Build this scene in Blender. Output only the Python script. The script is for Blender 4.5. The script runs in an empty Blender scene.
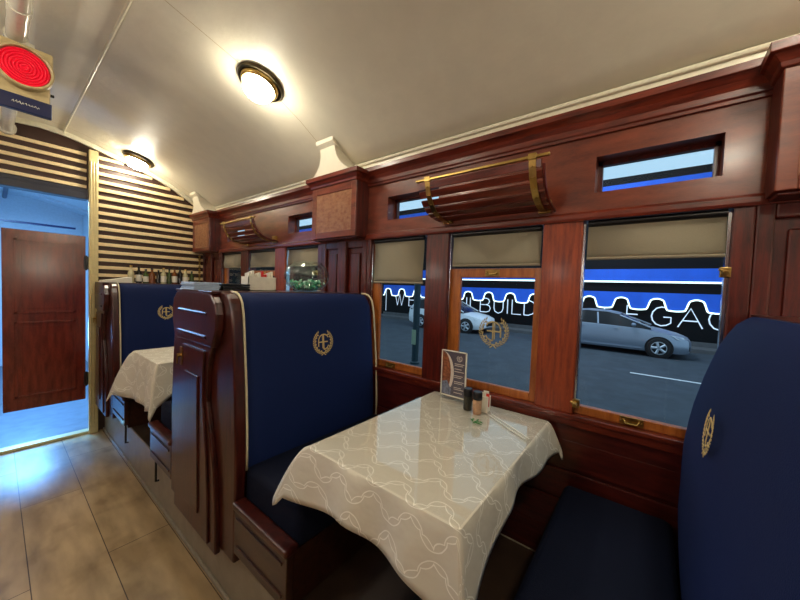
import bpy, bmesh, math, random
from mathutils import Vector, Matrix
from math import sin, cos, pi, radians as R
random.seed(7)
sc = bpy.context.scene
COL = sc.collection

# ------------------------------------------------------------------ materials
def srgb(r, g, b):
    f = lambda c: (c/255)/12.92 if c/255 <= 0.04045 else ((c/255+0.055)/1.055)**2.4
    return (f(r), f(g), f(b), 1)
def newmat(name):
    m = bpy.data.materials.new(name); m.use_nodes = True
    nt = m.node_tree; b = nt.nodes['Principled BSDF']
    return m, nt, b
def noise(nt, scale, detail=4, stretch=None, coord='Object'):
    tc = nt.nodes.new('ShaderNodeTexCoord'); n = nt.nodes.new('ShaderNodeTexNoise')
    n.inputs['Scale'].default_value = scale; n.inputs['Detail'].default_value = detail
    mp = nt.nodes.new('ShaderNodeMapping')
    if stretch: mp.inputs['Scale'].default_value = stretch
    nt.links.new(tc.outputs[coord], mp.inputs[0]); nt.links.new(mp.outputs[0], n.inputs['Vector'])
    return n
def ramp(nt, src, stops):
    r = nt.nodes.new('ShaderNodeValToRGB')
    while len(r.color_ramp.elements) < len(stops): r.color_ramp.elements.new(0.5)
    for e, (p, c) in zip(r.color_ramp.elements, stops): e.position = p; e.color = c
    nt.links.new(src, r.inputs[0]); return r
def bump(nt, b, src, strength, dist=0.01):
    bp = nt.nodes.new('ShaderNodeBump'); bp.inputs['Strength'].default_value = strength
    bp.inputs['Distance'].default_value = dist
    nt.links.new(src, bp.inputs['Height']); nt.links.new(bp.outputs[0], b.inputs['Normal'])
def wood(name, dark, light, rough=0.28, stretch=(9, 9, 1), bstr=0.12, coat=0.3, scale=5):
    m, nt, b = newmat(name)
    n = noise(nt, scale, 6, stretch)
    n2 = noise(nt, 40, 3, stretch)
    mx = nt.nodes.new('ShaderNodeMath'); mx.operation = 'MULTIPLY_ADD'
    nt.links.new(n2.outputs[0], mx.inputs[0]); mx.inputs[1].default_value = .35
    nt.links.new(n.outputs[0], mx.inputs[2])
    r = ramp(nt, mx.outputs[0], [(0.45, dark), (0.85, light)])
    nt.links.new(r.outputs[0], b.inputs['Base Color'])
    b.inputs['Roughness'].default_value = rough
    b.inputs['Coat Weight'].default_value = coat; b.inputs['Coat Roughness'].default_value = .15
    bump(nt, b, mx.outputs[0], bstr, .004)
    return m
def plain(name, col, rough=0.5, metal=0, bscale=None, bstr=.1, spec=None, stretch=None, vary=0):
    m, nt, b = newmat(name)
    b.inputs['Base Color'].default_value = col; b.inputs['Roughness'].default_value = rough
    b.inputs['Metallic'].default_value = metal
    if spec is not None: b.inputs['Specular IOR Level'].default_value = spec
    n = noise(nt, bscale or 30, 4, stretch)
    v = vary or .06
    r = ramp(nt, n.outputs[0], [(0.3, tuple(c*(1-v) for c in col[:3])+(1,)), (0.7, tuple(min(1, c*(1+v)) for c in col[:3])+(1,))])
    nt.links.new(r.outputs[0], b.inputs['Base Color'])
    if bscale: bump(nt, b, n.outputs[0], bstr)
    return m
def emis(name, col, strength):
    m, nt, b = newmat(name)
    b.inputs['Base Color'].default_value = col
    b.inputs['Emission Color'].default_value = col; b.inputs['Emission Strength'].default_value = strength
    return m
def glassmat(name, tint=(1, 1, 1, 1), ior=1.3, rough=0.0):
    m = bpy.data.materials.new(name); m.use_nodes = True; nt = m.node_tree; nt.nodes.clear()
    o = nt.nodes.new('ShaderNodeOutputMaterial'); mx = nt.nodes.new('ShaderNodeMixShader')
    t = nt.nodes.new('ShaderNodeBsdfTransparent'); t.inputs[0].default_value = tint
    g = nt.nodes.new('ShaderNodeBsdfGlossy'); g.inputs['Roughness'].default_value = rough
    ge = nt.nodes.new('ShaderNodeNewGeometry'); dt = nt.nodes.new('ShaderNodeVectorMath'); dt.operation = 'DOT_PRODUCT'
    nt.links.new(ge.outputs['Incoming'], dt.inputs[0]); nt.links.new(ge.outputs['Normal'], dt.inputs[1])
    def mm(op, x, y):
        q_ = nt.nodes.new('ShaderNodeMath'); q_.operation = op
        for i_, z_ in enumerate((x, y)):
            if z_ is None: continue
            if isinstance(z_, (int, float)): q_.inputs[i_].default_value = z_
            else: nt.links.new(z_, q_.inputs[i_])
        return q_
    f0 = ((ior-1)/(ior+1))**2
    f = mm('MULTIPLY_ADD', mm('POWER', mm('SUBTRACT', 1, mm('ABSOLUTE', dt.outputs['Value'], None).outputs[0]).outputs[0], 5).outputs[0], 1-f0); f.inputs[2].default_value = f0
    nt.links.new(f.outputs[0], mx.inputs[0]); nt.links.new(t.outputs[0], mx.inputs[1]); nt.links.new(g.outputs[0], mx.inputs[2])
    nt.links.new(mx.outputs[0], o.inputs[0])
    return m

M = {}
M['mahog'] = wood('mahogany_upright', srgb(48, 11, 7), srgb(96, 28, 16), rough=.36, coat=.12)
M['mahog_h'] = wood('mahogany_lengthwise', srgb(62, 17, 9), srgb(116, 42, 22), stretch=(9, 1, 9), rough=.34, coat=.15)
M['frieze'] = wood('varnished_frieze', srgb(84, 34, 22), srgb(124, 58, 38), rough=.3, stretch=(6, 1.2, 6), bstr=.25, scale=4)
M['boxwood_glare'] = wood('crazed_varnish_glare_panel', srgb(116, 66, 42), srgb(146, 102, 72), rough=.28, stretch=(3, 3, 5), bstr=1.0, scale=9)  # crazed varnish, base lightened to hold pale lamp glare
M['post'] = wood('orange_mahogany_post', srgb(104, 34, 12), srgb(154, 64, 24), stretch=(12, 12, 1), rough=.42, coat=.08)
M['sash'] = wood('amber_sash_wood', srgb(136, 70, 24), srgb(178, 104, 44), rough=.35)
M['panel'] = wood('dark_booth_wood', srgb(36, 10, 7), srgb(70, 23, 15), rough=.3, coat=.22)
M['door'] = wood('red_door_wood', srgb(78, 20, 14), srgb(112, 36, 24), rough=.2, stretch=(6, 6, 1), coat=.6)
M['bench'] = wood('bench_brown_wood', srgb(38, 18, 11), srgb(64, 34, 20), rough=.3, stretch=(8, 1, 8))
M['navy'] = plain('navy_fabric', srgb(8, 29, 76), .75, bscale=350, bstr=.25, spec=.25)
M['navy_seat_shaded'] = plain('shaded_navy_seat_fabric', srgb(8, 15, 36), .8, bscale=350, bstr=.25, spec=.2)  # navy cloth darkened to carry the shade at seat level
M['booth_floor'] = plain('dark_brown_floor', srgb(52, 36, 24), .5, bscale=12, vary=.2)
M['wainscot'] = wood('dark_red_wainscot', srgb(44, 10, 7), srgb(76, 22, 14), rough=.3, stretch=(9, 1, 9))
M['decal'] = plain('dull_gold_decal', srgb(168, 148, 100), .6)
M['header'] = plain('dark_navy_board', srgb(26, 26, 44), .4)
M['piping'] = plain('cream_piping', srgb(208, 196, 160), .6)
M['gold'] = plain('gold_thread', srgb(214, 186, 120), .45)
M['brass'] = plain('aged_brass', srgb(176, 146, 84), .3, 1, vary=.2)
M['brass_dark'] = plain('dark_bronze', srgb(66, 56, 38), .35, .9, vary=.2)
M['chrome'] = plain('chrome', srgb(190, 195, 200), .2, 1)
M['ceil'] = plain('cream_ceiling_paint', srgb(222, 215, 195), .36, bscale=9, bstr=.35, vary=.03)
M['trimwhite'] = plain('cream_gloss_trim', srgb(226, 220, 196), .35)
M['slat'] = plain('cream_slat_paint', srgb(232, 208, 160), .4)
M['slatback'] = plain('dark_brown_backing', srgb(58, 32, 20), .5)
M['blind'] = plain('taupe_blind_fabric', srgb(144, 136, 116), .85, bscale=300, bstr=.1)
M['black'] = plain('black_plastic', srgb(18, 18, 20), .35)
M['rubber'] = plain('black_rubber', srgb(20, 20, 22), .7)
M['plinth'] = plain('grey_plinth_vinyl', srgb(140, 130, 112), .5, bscale=12, bstr=.1, vary=.1)
M['white'] = plain('white_paper', srgb(232, 226, 208), .6)
M['whiteblue'] = plain('pale_blue_paper', srgb(170, 190, 214), .5)
M['glass'] = glassmat('clear_window_glass', (.96, .98, 1, 1), 1.22)
M['bowlglass'] = glassmat('bowl_glass', (.92, .97, .95, 1), 1.7)
M['acrylic'] = glassmat('acrylic', (.97, .97, .97, 1), 1.4)
M['globe'] = emis('lit_lamp_glass', (1, .92, .74, 1), 70)
M['unseen_sconce'] = emis('unseen_wall_lamp_glass', (1, .95, .84, 1), 44)
M['steel'] = plain('brushed_cream_steel', srgb(206, 190, 140), .35, .3)
M['housing'] = plain('tan_signal_housing', srgb(176, 156, 112), .45, vary=.12)
M['signalblue'] = plain('navy_signal_plate', srgb(9, 18, 62), .3)
M['pipe'] = plain('milky_pipe', srgb(205, 200, 184), .15)
M['pepper'] = plain('peppercorns', srgb(54, 52, 38), .4, bscale=200, bstr=1, vary=.5)
M['salt'] = plain('pink_salt', srgb(214, 168, 130), .4, bscale=250, bstr=1, vary=.25)
M['red'] = plain('red_paper', srgb(208, 40, 26), .5)
M['green'] = plain('green_reflection', srgb(70, 130, 66), .5)
M['greysil'] = plain('silver_car_paint', srgb(150, 160, 176), .38, .6)
M['whitecar'] = plain('white_car_paint', srgb(214, 220, 226), .25)
M['carglass'] = plain('dark_car_glass', srgb(8, 10, 14), .25, spec=.3)
M['rim'] = plain('alloy_wheel', srgb(190, 196, 204), .3, .6)
M['headlight'] = plain('headlight_glass', srgb(205, 212, 220), .1, .3)
M['asphalt'] = plain('asphalt', srgb(52, 60, 68), .75, bscale=3, bstr=.2, vary=.25)
M['paving'] = plain('sidewalk_concrete', srgb(84, 84, 86), .8, bscale=6, vary=.15)
M['roadline'] = plain('road_paint', srgb(215, 218, 220), .7)
M['facade'] = plain('black_storefront_paint', srgb(5, 6, 9), .6, spec=.2)
M['awning'] = plain('royal_blue_canvas', srgb(32, 96, 216), .65, bscale=2.5, bstr=.4, vary=.1, stretch=(1, 1, .4))
M['neon'] = emis('white_tube_light', (.80, 1, .95, 1), 1.5)
M['letters'] = emis('pale_letter_tube', (.72, .82, .95, 1), .42)
M['bollard'] = plain('dark_teal_post_paint', srgb(26, 52, 60), .5)
M['sticker'] = plain('pale_sticker', srgb(150, 170, 140), .6)
M['vest'] = plain('pale_vestibule_paint', srgb(205, 214, 222), .4)
M['vestfloor'] = plain('grey_vestibule_floor', srgb(96, 104, 116), .45, bscale=8, vary=.15)
M['menugrey'] = plain('menu_slate', srgb(104, 98, 112), .4)
M['menubrown'] = plain('menu_photo_brown', srgb(146, 88, 60), .4, bscale=60, bstr=0, vary=.5)
M['menucream'] = plain('menu_cream', srgb(226, 214, 204), .4)
M['menublue'] = plain('menu_bluegrey', srgb(120, 128, 150), .4, bscale=80, bstr=0, vary=.4)
M['tableleg'] = plain('black_iron', srgb(24, 22, 22), .5)
M['straw'] = plain('white_straw', srgb(236, 234, 222), .4)

# red fresnel lens with rings
m, nt, b = newmat('red_signal_lens'); M['lens'] = m
b.inputs['Base Color'].default_value = (.72, .01, .035, 1); b.inputs['Roughness'].default_value = .12
b.inputs['Emission Color'].default_value = (1, .01, .03, 1); b.inputs['Emission Strength'].default_value = .1
# sweets in bowl
m, nt, b = newmat('green_wrapped_sweets'); M['sweets'] = m
v = nt.nodes.new('ShaderNodeTexVoronoi'); v.inputs['Scale'].default_value = 45
tc = nt.nodes.new('ShaderNodeTexCoord'); nt.links.new(tc.outputs['Object'], v.inputs['Vector'])
r = ramp(nt, v.outputs['Color'], [(0.2, srgb(40, 130, 96)), (.45, srgb(110, 196, 160)), (.7, srgb(220, 236, 220)), (.9, srgb(60, 140, 150))])
nt.links.new(r.outputs[0], b.inputs['Base Color']); b.inputs['Roughness'].default_value = .3
# laminate floor
m, nt, b = newmat('oak_laminate'); M['floor'] = m
br = nt.nodes.new('ShaderNodeTexBrick'); tc = nt.nodes.new('ShaderNodeTexCoord'); mp = nt.nodes.new('ShaderNodeMapping')
mp.inputs['Rotation'].default_value = (0, 0, R(90)); mp.inputs['Location'].default_value = (1.916, .205, 0)
nt.links.new(tc.outputs['Object'], mp.inputs[0]); nt.links.new(mp.outputs[0], br.inputs['Vector'])
br.inputs['Scale'].default_value = 1; br.inputs['Brick Width'].default_value = 1.7; br.inputs['Row Height'].default_value = .325
br.inputs['Mortar Size'].default_value = .0025; br.inputs['Color1'].default_value = srgb(178, 156, 122); br.inputs['Color2'].default_value = srgb(160, 138, 104)
br.inputs['Mortar'].default_value = srgb(66, 50, 34); br.offset = .42
n = noise(nt, 2.2, 8, (4, 1, 1)); n2 = noise(nt, 3, 3)
mul = nt.nodes.new('ShaderNodeMix'); mul.data_type = 'RGBA'; mul.blend_type = 'MULTIPLY'; mul.inputs[0].default_value = .9
rr = ramp(nt, n.outputs[0], [(0.28, (.55, .5, .42, 1)), (.62, (1.12, 1.08, 1, 1))])
nt.links.new(br.outputs[0], mul.inputs[6]); nt.links.new(rr.outputs[0], mul.inputs[7])
mul2 = nt.nodes.new('ShaderNodeMix'); mul2.data_type = 'RGBA'; mul2.blend_type = 'MULTIPLY'; mul2.inputs[0].default_value = .8
r2 = ramp(nt, n2.outputs[0], [(0.34, (.62, .57, .5, 1)), (.46, (1, 1, 1, 1))])
nt.links.new(mul.outputs[2], mul2.inputs[6]); nt.links.new(r2.outputs[0], mul2.inputs[7])
nt.links.new(mul2.outputs[2], b.inputs['Base Color']); b.inputs['Roughness'].default_value = .33
bump(nt, b, n.outputs[0], .06)
# damask cloth with quatrefoil lines (UV in metres)
m, nt, b = newmat('ogee_pattern_cloth'); M['cloth'] = m
def mth(op, a, b2=None, c=None):
    n_ = nt.nodes.new('ShaderNodeMath'); n_.operation = op
    for i, s in enumerate((a, b2, c)):
        if s is None: continue
        if isinstance(s, (int, float)): n_.inputs[i].default_value = s
        else: nt.links.new(s, n_.inputs[i])
    return n_.outputs[0]
tc = nt.nodes.new('ShaderNodeTexCoord'); sp = nt.nodes.new('ShaderNodeSeparateXYZ')
nw = nt.nodes.new('ShaderNodeTexNoise'); nw.inputs['Scale'].default_value = 9
nt.links.new(tc.outputs['UV'], nw.inputs['Vector'])
vm = nt.nodes.new('ShaderNodeVectorMath'); vm.operation = 'MULTIPLY_ADD'; vm.inputs[1].default_value = (.03, .03, 0)
nt.links.new(nw.outputs['Color'], vm.inputs[0]); nt.links.new(tc.outputs['UV'], vm.inputs[2])
nt.links.new(vm.outputs[0], sp.inputs[0])
def quatre(offx, offy, CX, CY, ax, ay, rr_):
    x = mth('ABSOLUTE', mth('SUBTRACT', mth('FLOORED_MODULO', mth('ADD', sp.outputs[0], offx), CX), CX/2))
    y = mth('ABSOLUTE', mth('SUBTRACT', mth('FLOORED_MODULO', mth('ADD', sp.outputs[1], offy), CY), CY/2))
    def dist(cx, cy):
        dx = mth('SUBTRACT', x, cx); dy = mth('SUBTRACT', y, cy)
        return mth('SQRT', mth('ADD', mth('MULTIPLY', dx, dx), mth('MULTIPLY', dy, dy)))
    d = mth('MINIMUM', dist(ax, 0), dist(0, ay))
    return mth('LESS_THAN', mth('ABSOLUTE', mth('SUBTRACT', d, rr_)), .0017)
CX, CY = .195, .158
l1 = quatre(0, 0, CX, CY, .0415, .040, .0435); l2 = quatre(CX/2, CY/2, CX, CY, .0415, .040, .0435)
ln = mth('MAXIMUM', l1, l2)
mix = nt.nodes.new('ShaderNodeMix'); mix.data_type = 'RGBA'; nt.links.new(ln, mix.inputs[0])
mix.inputs[6].default_value = srgb(214, 207, 188); mix.inputs[7].default_value = srgb(248, 244, 230)
nt.links.new(mix.outputs[2], b.inputs['Base Color']); b.inputs['Roughness'].default_value = .8
wv = nt.nodes.new('ShaderNodeTexNoise'); wv.inputs['Scale'].default_value = 14; nt.links.new(tc.outputs['UV'], wv.inputs['Vector'])
bump(nt, b, wv.outputs[0], .5, .01)

# ------------------------------------------------------------------ mesh builder
class MB:
    def __init__(s): s.bm = bmesh.new(); s.uv = None
    def box(s, x0, x1, y0, y1, z0, z1):
        vs = [s.bm.verts.new(p) for p in ((x0,y0,z0),(x1,y0,z0),(x1,y1,z0),(x0,y1,z0),(x0,y0,z1),(x1,y0,z1),(x1,y1,z1),(x0,y1,z1))]
        for f in ((0,3,2,1),(4,5,6,7),(0,1,5,4),(1,2,6,5),(2,3,7,6),(3,0,4,7)): s.bm.faces.new([vs[i] for i in f])
        return s
    def prism(s, pts, axis, a, b):
        """pts: 2D outline; axis 0 -> (y,z) extruded along x, 1 -> (x,z) along y, 2 -> (x,y) along z"""
        def P(p, t):
            return ((t, p[0], p[1]), (p[0], t, p[1]), (p[0], p[1], t))[axis]
        A = [s.bm.verts.new(P(p, a)) for p in pts]; B = [s.bm.verts.new(P(p, b)) for p in pts]
        n = len(pts)
        for i in range(n): s.bm.faces.new((A[i], A[(i+1) % n], B[(i+1) % n], B[i]))
        s.bm.faces.new(A[::-1]); s.bm.faces.new(B)
        return s
    def strip(s, pts, axis, a, b):
        def P(p, t):
            return ((t, p[0], p[1]), (p[0], t, p[1]), (p[0], p[1], t))[axis]
        A = [s.bm.verts.new(P(p, a)) for p in pts]; B = [s.bm.verts.new(P(p, b)) for p in pts]
        for i in range(len(pts)-1): s.bm.faces.new((A[i], A[i+1], B[i+1], B[i]))
        return s
    def tube(s, pts, r, n=8, closed=False, cap=True):
        pts = [Vector(p) for p in pts]; rings = []
        N = len(pts); prev = None
        for i, p in enumerate(pts):
            if closed: t = (pts[(i+1) % N]-pts[i-1])
            else: t = pts[min(i+1, N-1)]-pts[max(i-1, 0)]
            t.normalize()
            if prev is None:
                u = t.orthogonal().normalized()
            else:
                u = prev - t*prev.dot(t)
                u = u.normalized() if u.length > 1e-6 else t.orthogonal().normalized()
            prev = u; w = t.cross(u)
            rr = r[i] if isinstance(r, (list, tuple)) else r
            rings.append([s.bm.verts.new(p+u*rr*cos(2*pi*k/n)+w*rr*sin(2*pi*k/n)) for k in range(n)])
        for i in range(N if closed else N-1):
            a, b = rings[i], rings[(i+1) % N]
            for k in range(n): s.bm.faces.new((a[k], a[(k+1) % n], b[(k+1) % n], b[k]))
        if not closed and cap:
            s.bm.faces.new(rings[0][::-1]); s.bm.faces.new(rings[-1])
        return s
    def lathe(s, prof, c=(0,0,0), mat=None, n=24):
        """prof: (r,z) list about z axis, moved by c, then rotated by mat"""
        rings = []
        for r, z in prof:
            if r < 1e-6: rings.append([s.bm.verts.new(s._t((0, 0, z), c, mat))])
            else: rings.append([s.bm.verts.new(s._t((r*cos(2*pi*k/n), r*sin(2*pi*k/n), z), c, mat)) for k in range(n)])
        for a, b in zip(rings, rings[1:]):
            for k in range(n):
                if len(a) == 1 and len(b) == 1: continue
                if len(a) == 1: s.bm.faces.new((a[0], b[(k+1) % n], b[k]))
                elif len(b) == 1: s.bm.faces.new((a[k], a[(k+1) % n], b[0]))
                else: s.bm.faces.new((a[k], a[(k+1) % n], b[(k+1) % n], b[k]))
        return s
    def _t(s, p, c, mat):
        v = Vector(p)
        if mat is not None: v = mat @ v
        return v + Vector(c)
    def loft(s, rings, closed_ring=True, caps=True):
        V = [[s.bm.verts.new(p) for p in r] for r in rings]
        for a, b in zip(V, V[1:]):
            n = len(a)
            for k in range(n if closed_ring else n-1): s.bm.faces.new((a[k], a[(k+1) % n], b[(k+1) % n], b[k]))
        if caps and closed_ring: s.bm.faces.new(V[0][::-1]); s.bm.faces.new(V[-1])
        return s

def link(o, parent=None):
    COL.objects.link(o)
    if parent is not None: o.parent = parent
    return o
def origin_of(o):
    v = Vector((0, 0, 0))
    while o is not None: v += Vector(o.location); o = o.parent
    return v
def obj(name, mb, mat, parent=None, loc=None, bevel=0, smooth=False, seg=2, label=None, solid=0, subd=0):
    """mesh vertices are given in world coordinates, then moved to the object's own origin"""
    base = origin_of(parent) if parent is not None else Vector((0, 0, 0))
    l = Vector(loc) if loc is not None else base
    bmesh.ops.recalc_face_normals(mb.bm, faces=mb.bm.faces)
    for v in mb.bm.verts: v.co -= l
    me = bpy.data.meshes.new(name); mb.bm.to_mesh(me); mb.bm.free()
    me.materials.append(M[mat])
    if smooth:
        for p in me.polygons: p.use_smooth = True
    o = bpy.data.objects.new(name, me); link(o, parent); o.location = l - base
    if bevel:
        md = o.modifiers.new('bevel', 'BEVEL'); md.width = bevel; md.segments = seg; md.limit_method = 'ANGLE'; md.angle_limit = R(35)
    if solid:
        md = o.modifiers.new('solid', 'SOLIDIFY'); md.thickness = solid; md.offset = 0
    if subd:
        md = o.modifiers.new('sub', 'SUBSURF'); md.levels = subd; md.render_levels = subd
    if smooth == 'auto':
        try: me.set_sharp_from_angle(angle=R(40))
        except Exception: pass
    if label: o['label'] = label
    return o
def struct(name, mb, mat, parent=None, **k):
    o = obj(name, mb, mat, parent, **k)
    if parent is None: o['kind'] = 'structure'
    return o
def thing(name, label, cat, loc=(0, 0, 0), group=None):
    o = bpy.data.objects.new(name, None); o.empty_display_size = .1; link(o); o.location = loc
    o['label'] = label; o['category'] = cat
    if group: o['group'] = group
    return o
def tag(o, label, cat, group=None):
    o['label'] = label; o['category'] = cat
    if group: o['group'] = group
    return o
def sempty(name, loc):
    o = bpy.data.objects.new(name, None); o.empty_display_size = .1; link(o); o.location = loc; o['kind'] = 'structure'; return o
def copytree(o, parent=None):
    c = o.copy(); COL.objects.link(c)
    if parent is not None: c.parent = parent
    for ch in [x for x in sc.objects if x.parent == o]: copytree(ch, c)
    return c

# ------------------------------------------------------------------ dimensions (camera at x=0, y=0, z=1.75)
XW = 1.80; XL = -1.20; YE = 4.90; YB = -3.2; PITCH = 2.6; ZP = .35
half = [(0.3, 3.262), (.45, 3.25), (.574, 3.226), (.742, 3.18), (.92, 3.133), (1.106, 3.078), (1.26, 3.022), (1.409, 2.955), (1.593, 2.847), (1.70, 2.78), (1.80, 2.715)]
PROF = [(0.6-x, z) for x, z in half[::-1]] + half[1:]
def ceil_z(x):
    for (a, za), (b, zb) in zip(PROF, PROF[1:]):
        if a <= x <= b: return za+(zb-za)*(x-a)/(b-a)
    return 2.7

# ------------------------------------------------------------------ shell
mb = MB(); mb.box(XL-.1, .80, YB, YE+.02, -.06, 0); struct('floor', mb, 'floor')
mb = MB(); mb.box(.79, XW+.1, YB, YE-.02, 0, ZP); mb.box(.775, .79, YB, YE-.02, 0, .025)
struct('trim_plinth', mb, 'plinth', bevel=.004)
mb = MB(); mb.box(.80, XW, YB, YE-.02, ZP-.004, ZP+.001); struct('floor_booth', mb, 'booth_floor')
mb = MB(); out = [(x, z+.05) for x, z in PROF]
mb.prism(PROF + [(XW+.12, 2.70), (XW+.12, 3.4), (XL-.12, 3.4), (XL-.12, 2.70)], 1, YB, YE+.1)
o = struct('ceiling', mb, 'ceil', smooth='auto')
# small bead where ceiling meets wall, conduit, seams
mb = MB(); mb.tube([(XW-.012, YB, 2.70), (XW-.012, YE, 2.70)], .012); mb.box(XW-.006, XW+.05, YB, YE, 2.62, 2.70)
struct('trim_ceiling_bead', mb, 'trimwhite')
mb = MB(); mb.tube([(.467, YB, 3.240), (.467, YE, 3.240)], .009); struct('trim_ceiling_conduit', mb, 'trimwhite')
for i, ys in enumerate((-.5, 2.1, 4.7)):
    mb = MB()
    A = [(x, z-.0015) for x, z in PROF if -1.1 < x < 1.75]
    mb.strip(A, 1, ys-.0022, ys+.0022); struct('trim_ceiling_seam', mb, 'housing')

# left and back walls (close the room, lit by the same lamps)
mb = MB(); mb.box(XL-.1, XL, YB, YE, 0, 2.75); mb.box(XL, XL+.03, YB, YE, 2.5, 2.62); mb.box(XL, XL+.02, YB, YE, 1.12, 1.18)
for y in (-2.6, -1.3, 0, 1.3, 2.6, 3.9): mb.box(XL, XL+.02, y, y+.14, 0, 2.5)
struct('wall_left', mb, 'mahog_h')
mb = MB(); mb.box(XL-.1, XW+.1, YB-.1, YB, 0, 3.4); struct('wall_back', mb, 'trimwhite')

# --- window wall
def bayy(b, y): return y + b*PITCH
bays = (-1, 0, 1)
WIN = [(1.20, 1.71), (.465, 1.03), (-.238, .28)]
TRN = [(1.12, 1.555), (-.20, .24)]
mb = MB(); mb.box(XW+.012, XW+.10, YB, YE, ZP, 1.13)
for z in (.52, .70, .86, 1.0):
    mb.box(XW, XW+.012, YB, YE, z+.006, z+(.155 if z < 1 else .12)-.006 if z != .52 else .69)
struct('wall_window_side', mb, 'wainscot', bevel=.003)
mb = MB(); mb.box(XW-.022, XW+.10, YB, YE, 1.125, 1.148); mb.box(XW-.008, XW+.0, YB, YE, 1.085, 1.125)
struct('trim_sill', mb, 'mahog_h', bevel=.005)
# frieze with transom holes
mb = MB()
mb.box(XW, XW+.12, YB, YE, 2.12, 2.245); mb.box(XW, XW+.12, YB, YE, 2.415, 2.62)
holes = sorted([(bayy(b, a), bayy(b, c)) for b in bays for a, c in TRN])
prev = YB
for a, c in holes:
    if a > prev: mb.box(XW, XW+.12, prev, a, 2.245, 2.415)
    prev = c
if prev < YE: mb.box(XW, XW+.12, prev, YE, 2.245, 2.415)
struct('wall_frieze', mb, 'frieze')
# crown moulding and lower rail
mb = MB()
mb.prism([(XW, 2.515), (XW-.012, 2.515), (XW-.014, 2.53), (XW-.02, 2.535), (XW-.022, 2.56), (XW-.035, 2.585), (XW-.055, 2.605), (XW-.062, 2.61), (XW-.062, 2.64), (XW, 2.64)], 1, YB, YE)
struct('trim_crown', mb, 'mahog_h', bevel=.002)
mb = MB()
mb.prism([(XW, 2.112), (XW-.014, 2.112), (XW-.018, 2.125), (XW-.018, 2.145), (XW-.010, 2.155), (XW, 2.16)], 1, YB, YE)
struct('trim_rail', mb, 'mahog_h', bevel=.002)
# posts, stiles
for b in bays:
    for (a, c, mt) in ((1.03, 1.20, 'mahog'), (.28, .465, 'post'), (-.30, -.238, 'mahog'), (1.71, 1.75, 'mahog')):
        if bayy(b, c) < YB or bayy(b, a) > YE: continue
        mb = MB(); mb.box(XW-.002, XW+.10, bayy(b, a), bayy(b, c), 1.146, 2.125)
        struct('trim_window_post', mb, mt, bevel=.006)
# pilaster zones 1.75..2.30
for b in (-1, 0, 1):
    y0, y1 = bayy(b, 1.75), min(bayy(b, 2.30), YE)
    if y1 < YB: continue
    mb = MB(); mb.box(XW+.02, XW+.10, y0, y1, 1.148, 2.12)
    mb.box(XW-.004, XW+.02, y0, y0+.05, 1.148, 2.12); mb.box(XW-.004, XW+.02, y1-.05, y1, 1.148, 2.12)
    c = (bayy(b, 1.75)+bayy(b, 2.30))/2
    if c+.05 < YE: mb.box(XW-.02, XW+.02, c-.05, c+.05, 1.148, 2.12)
    mb.box(XW-.002, XW+.02, y0+.05, y1-.05, 1.148, 1.2); mb.box(XW-.002, XW+.02, y0+.05, y1-.05, 2.06, 2.12)
    for (p, q) in ((y0+.05, c-.05), (c+.05, y1-.05)):
        if q > p+.08: mb.box(XW+.004, XW+.03, p+.035, q-.035, 1.24, 2.02)
    struct('wall_pilaster', mb, 'mahog', bevel=.007)

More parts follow.
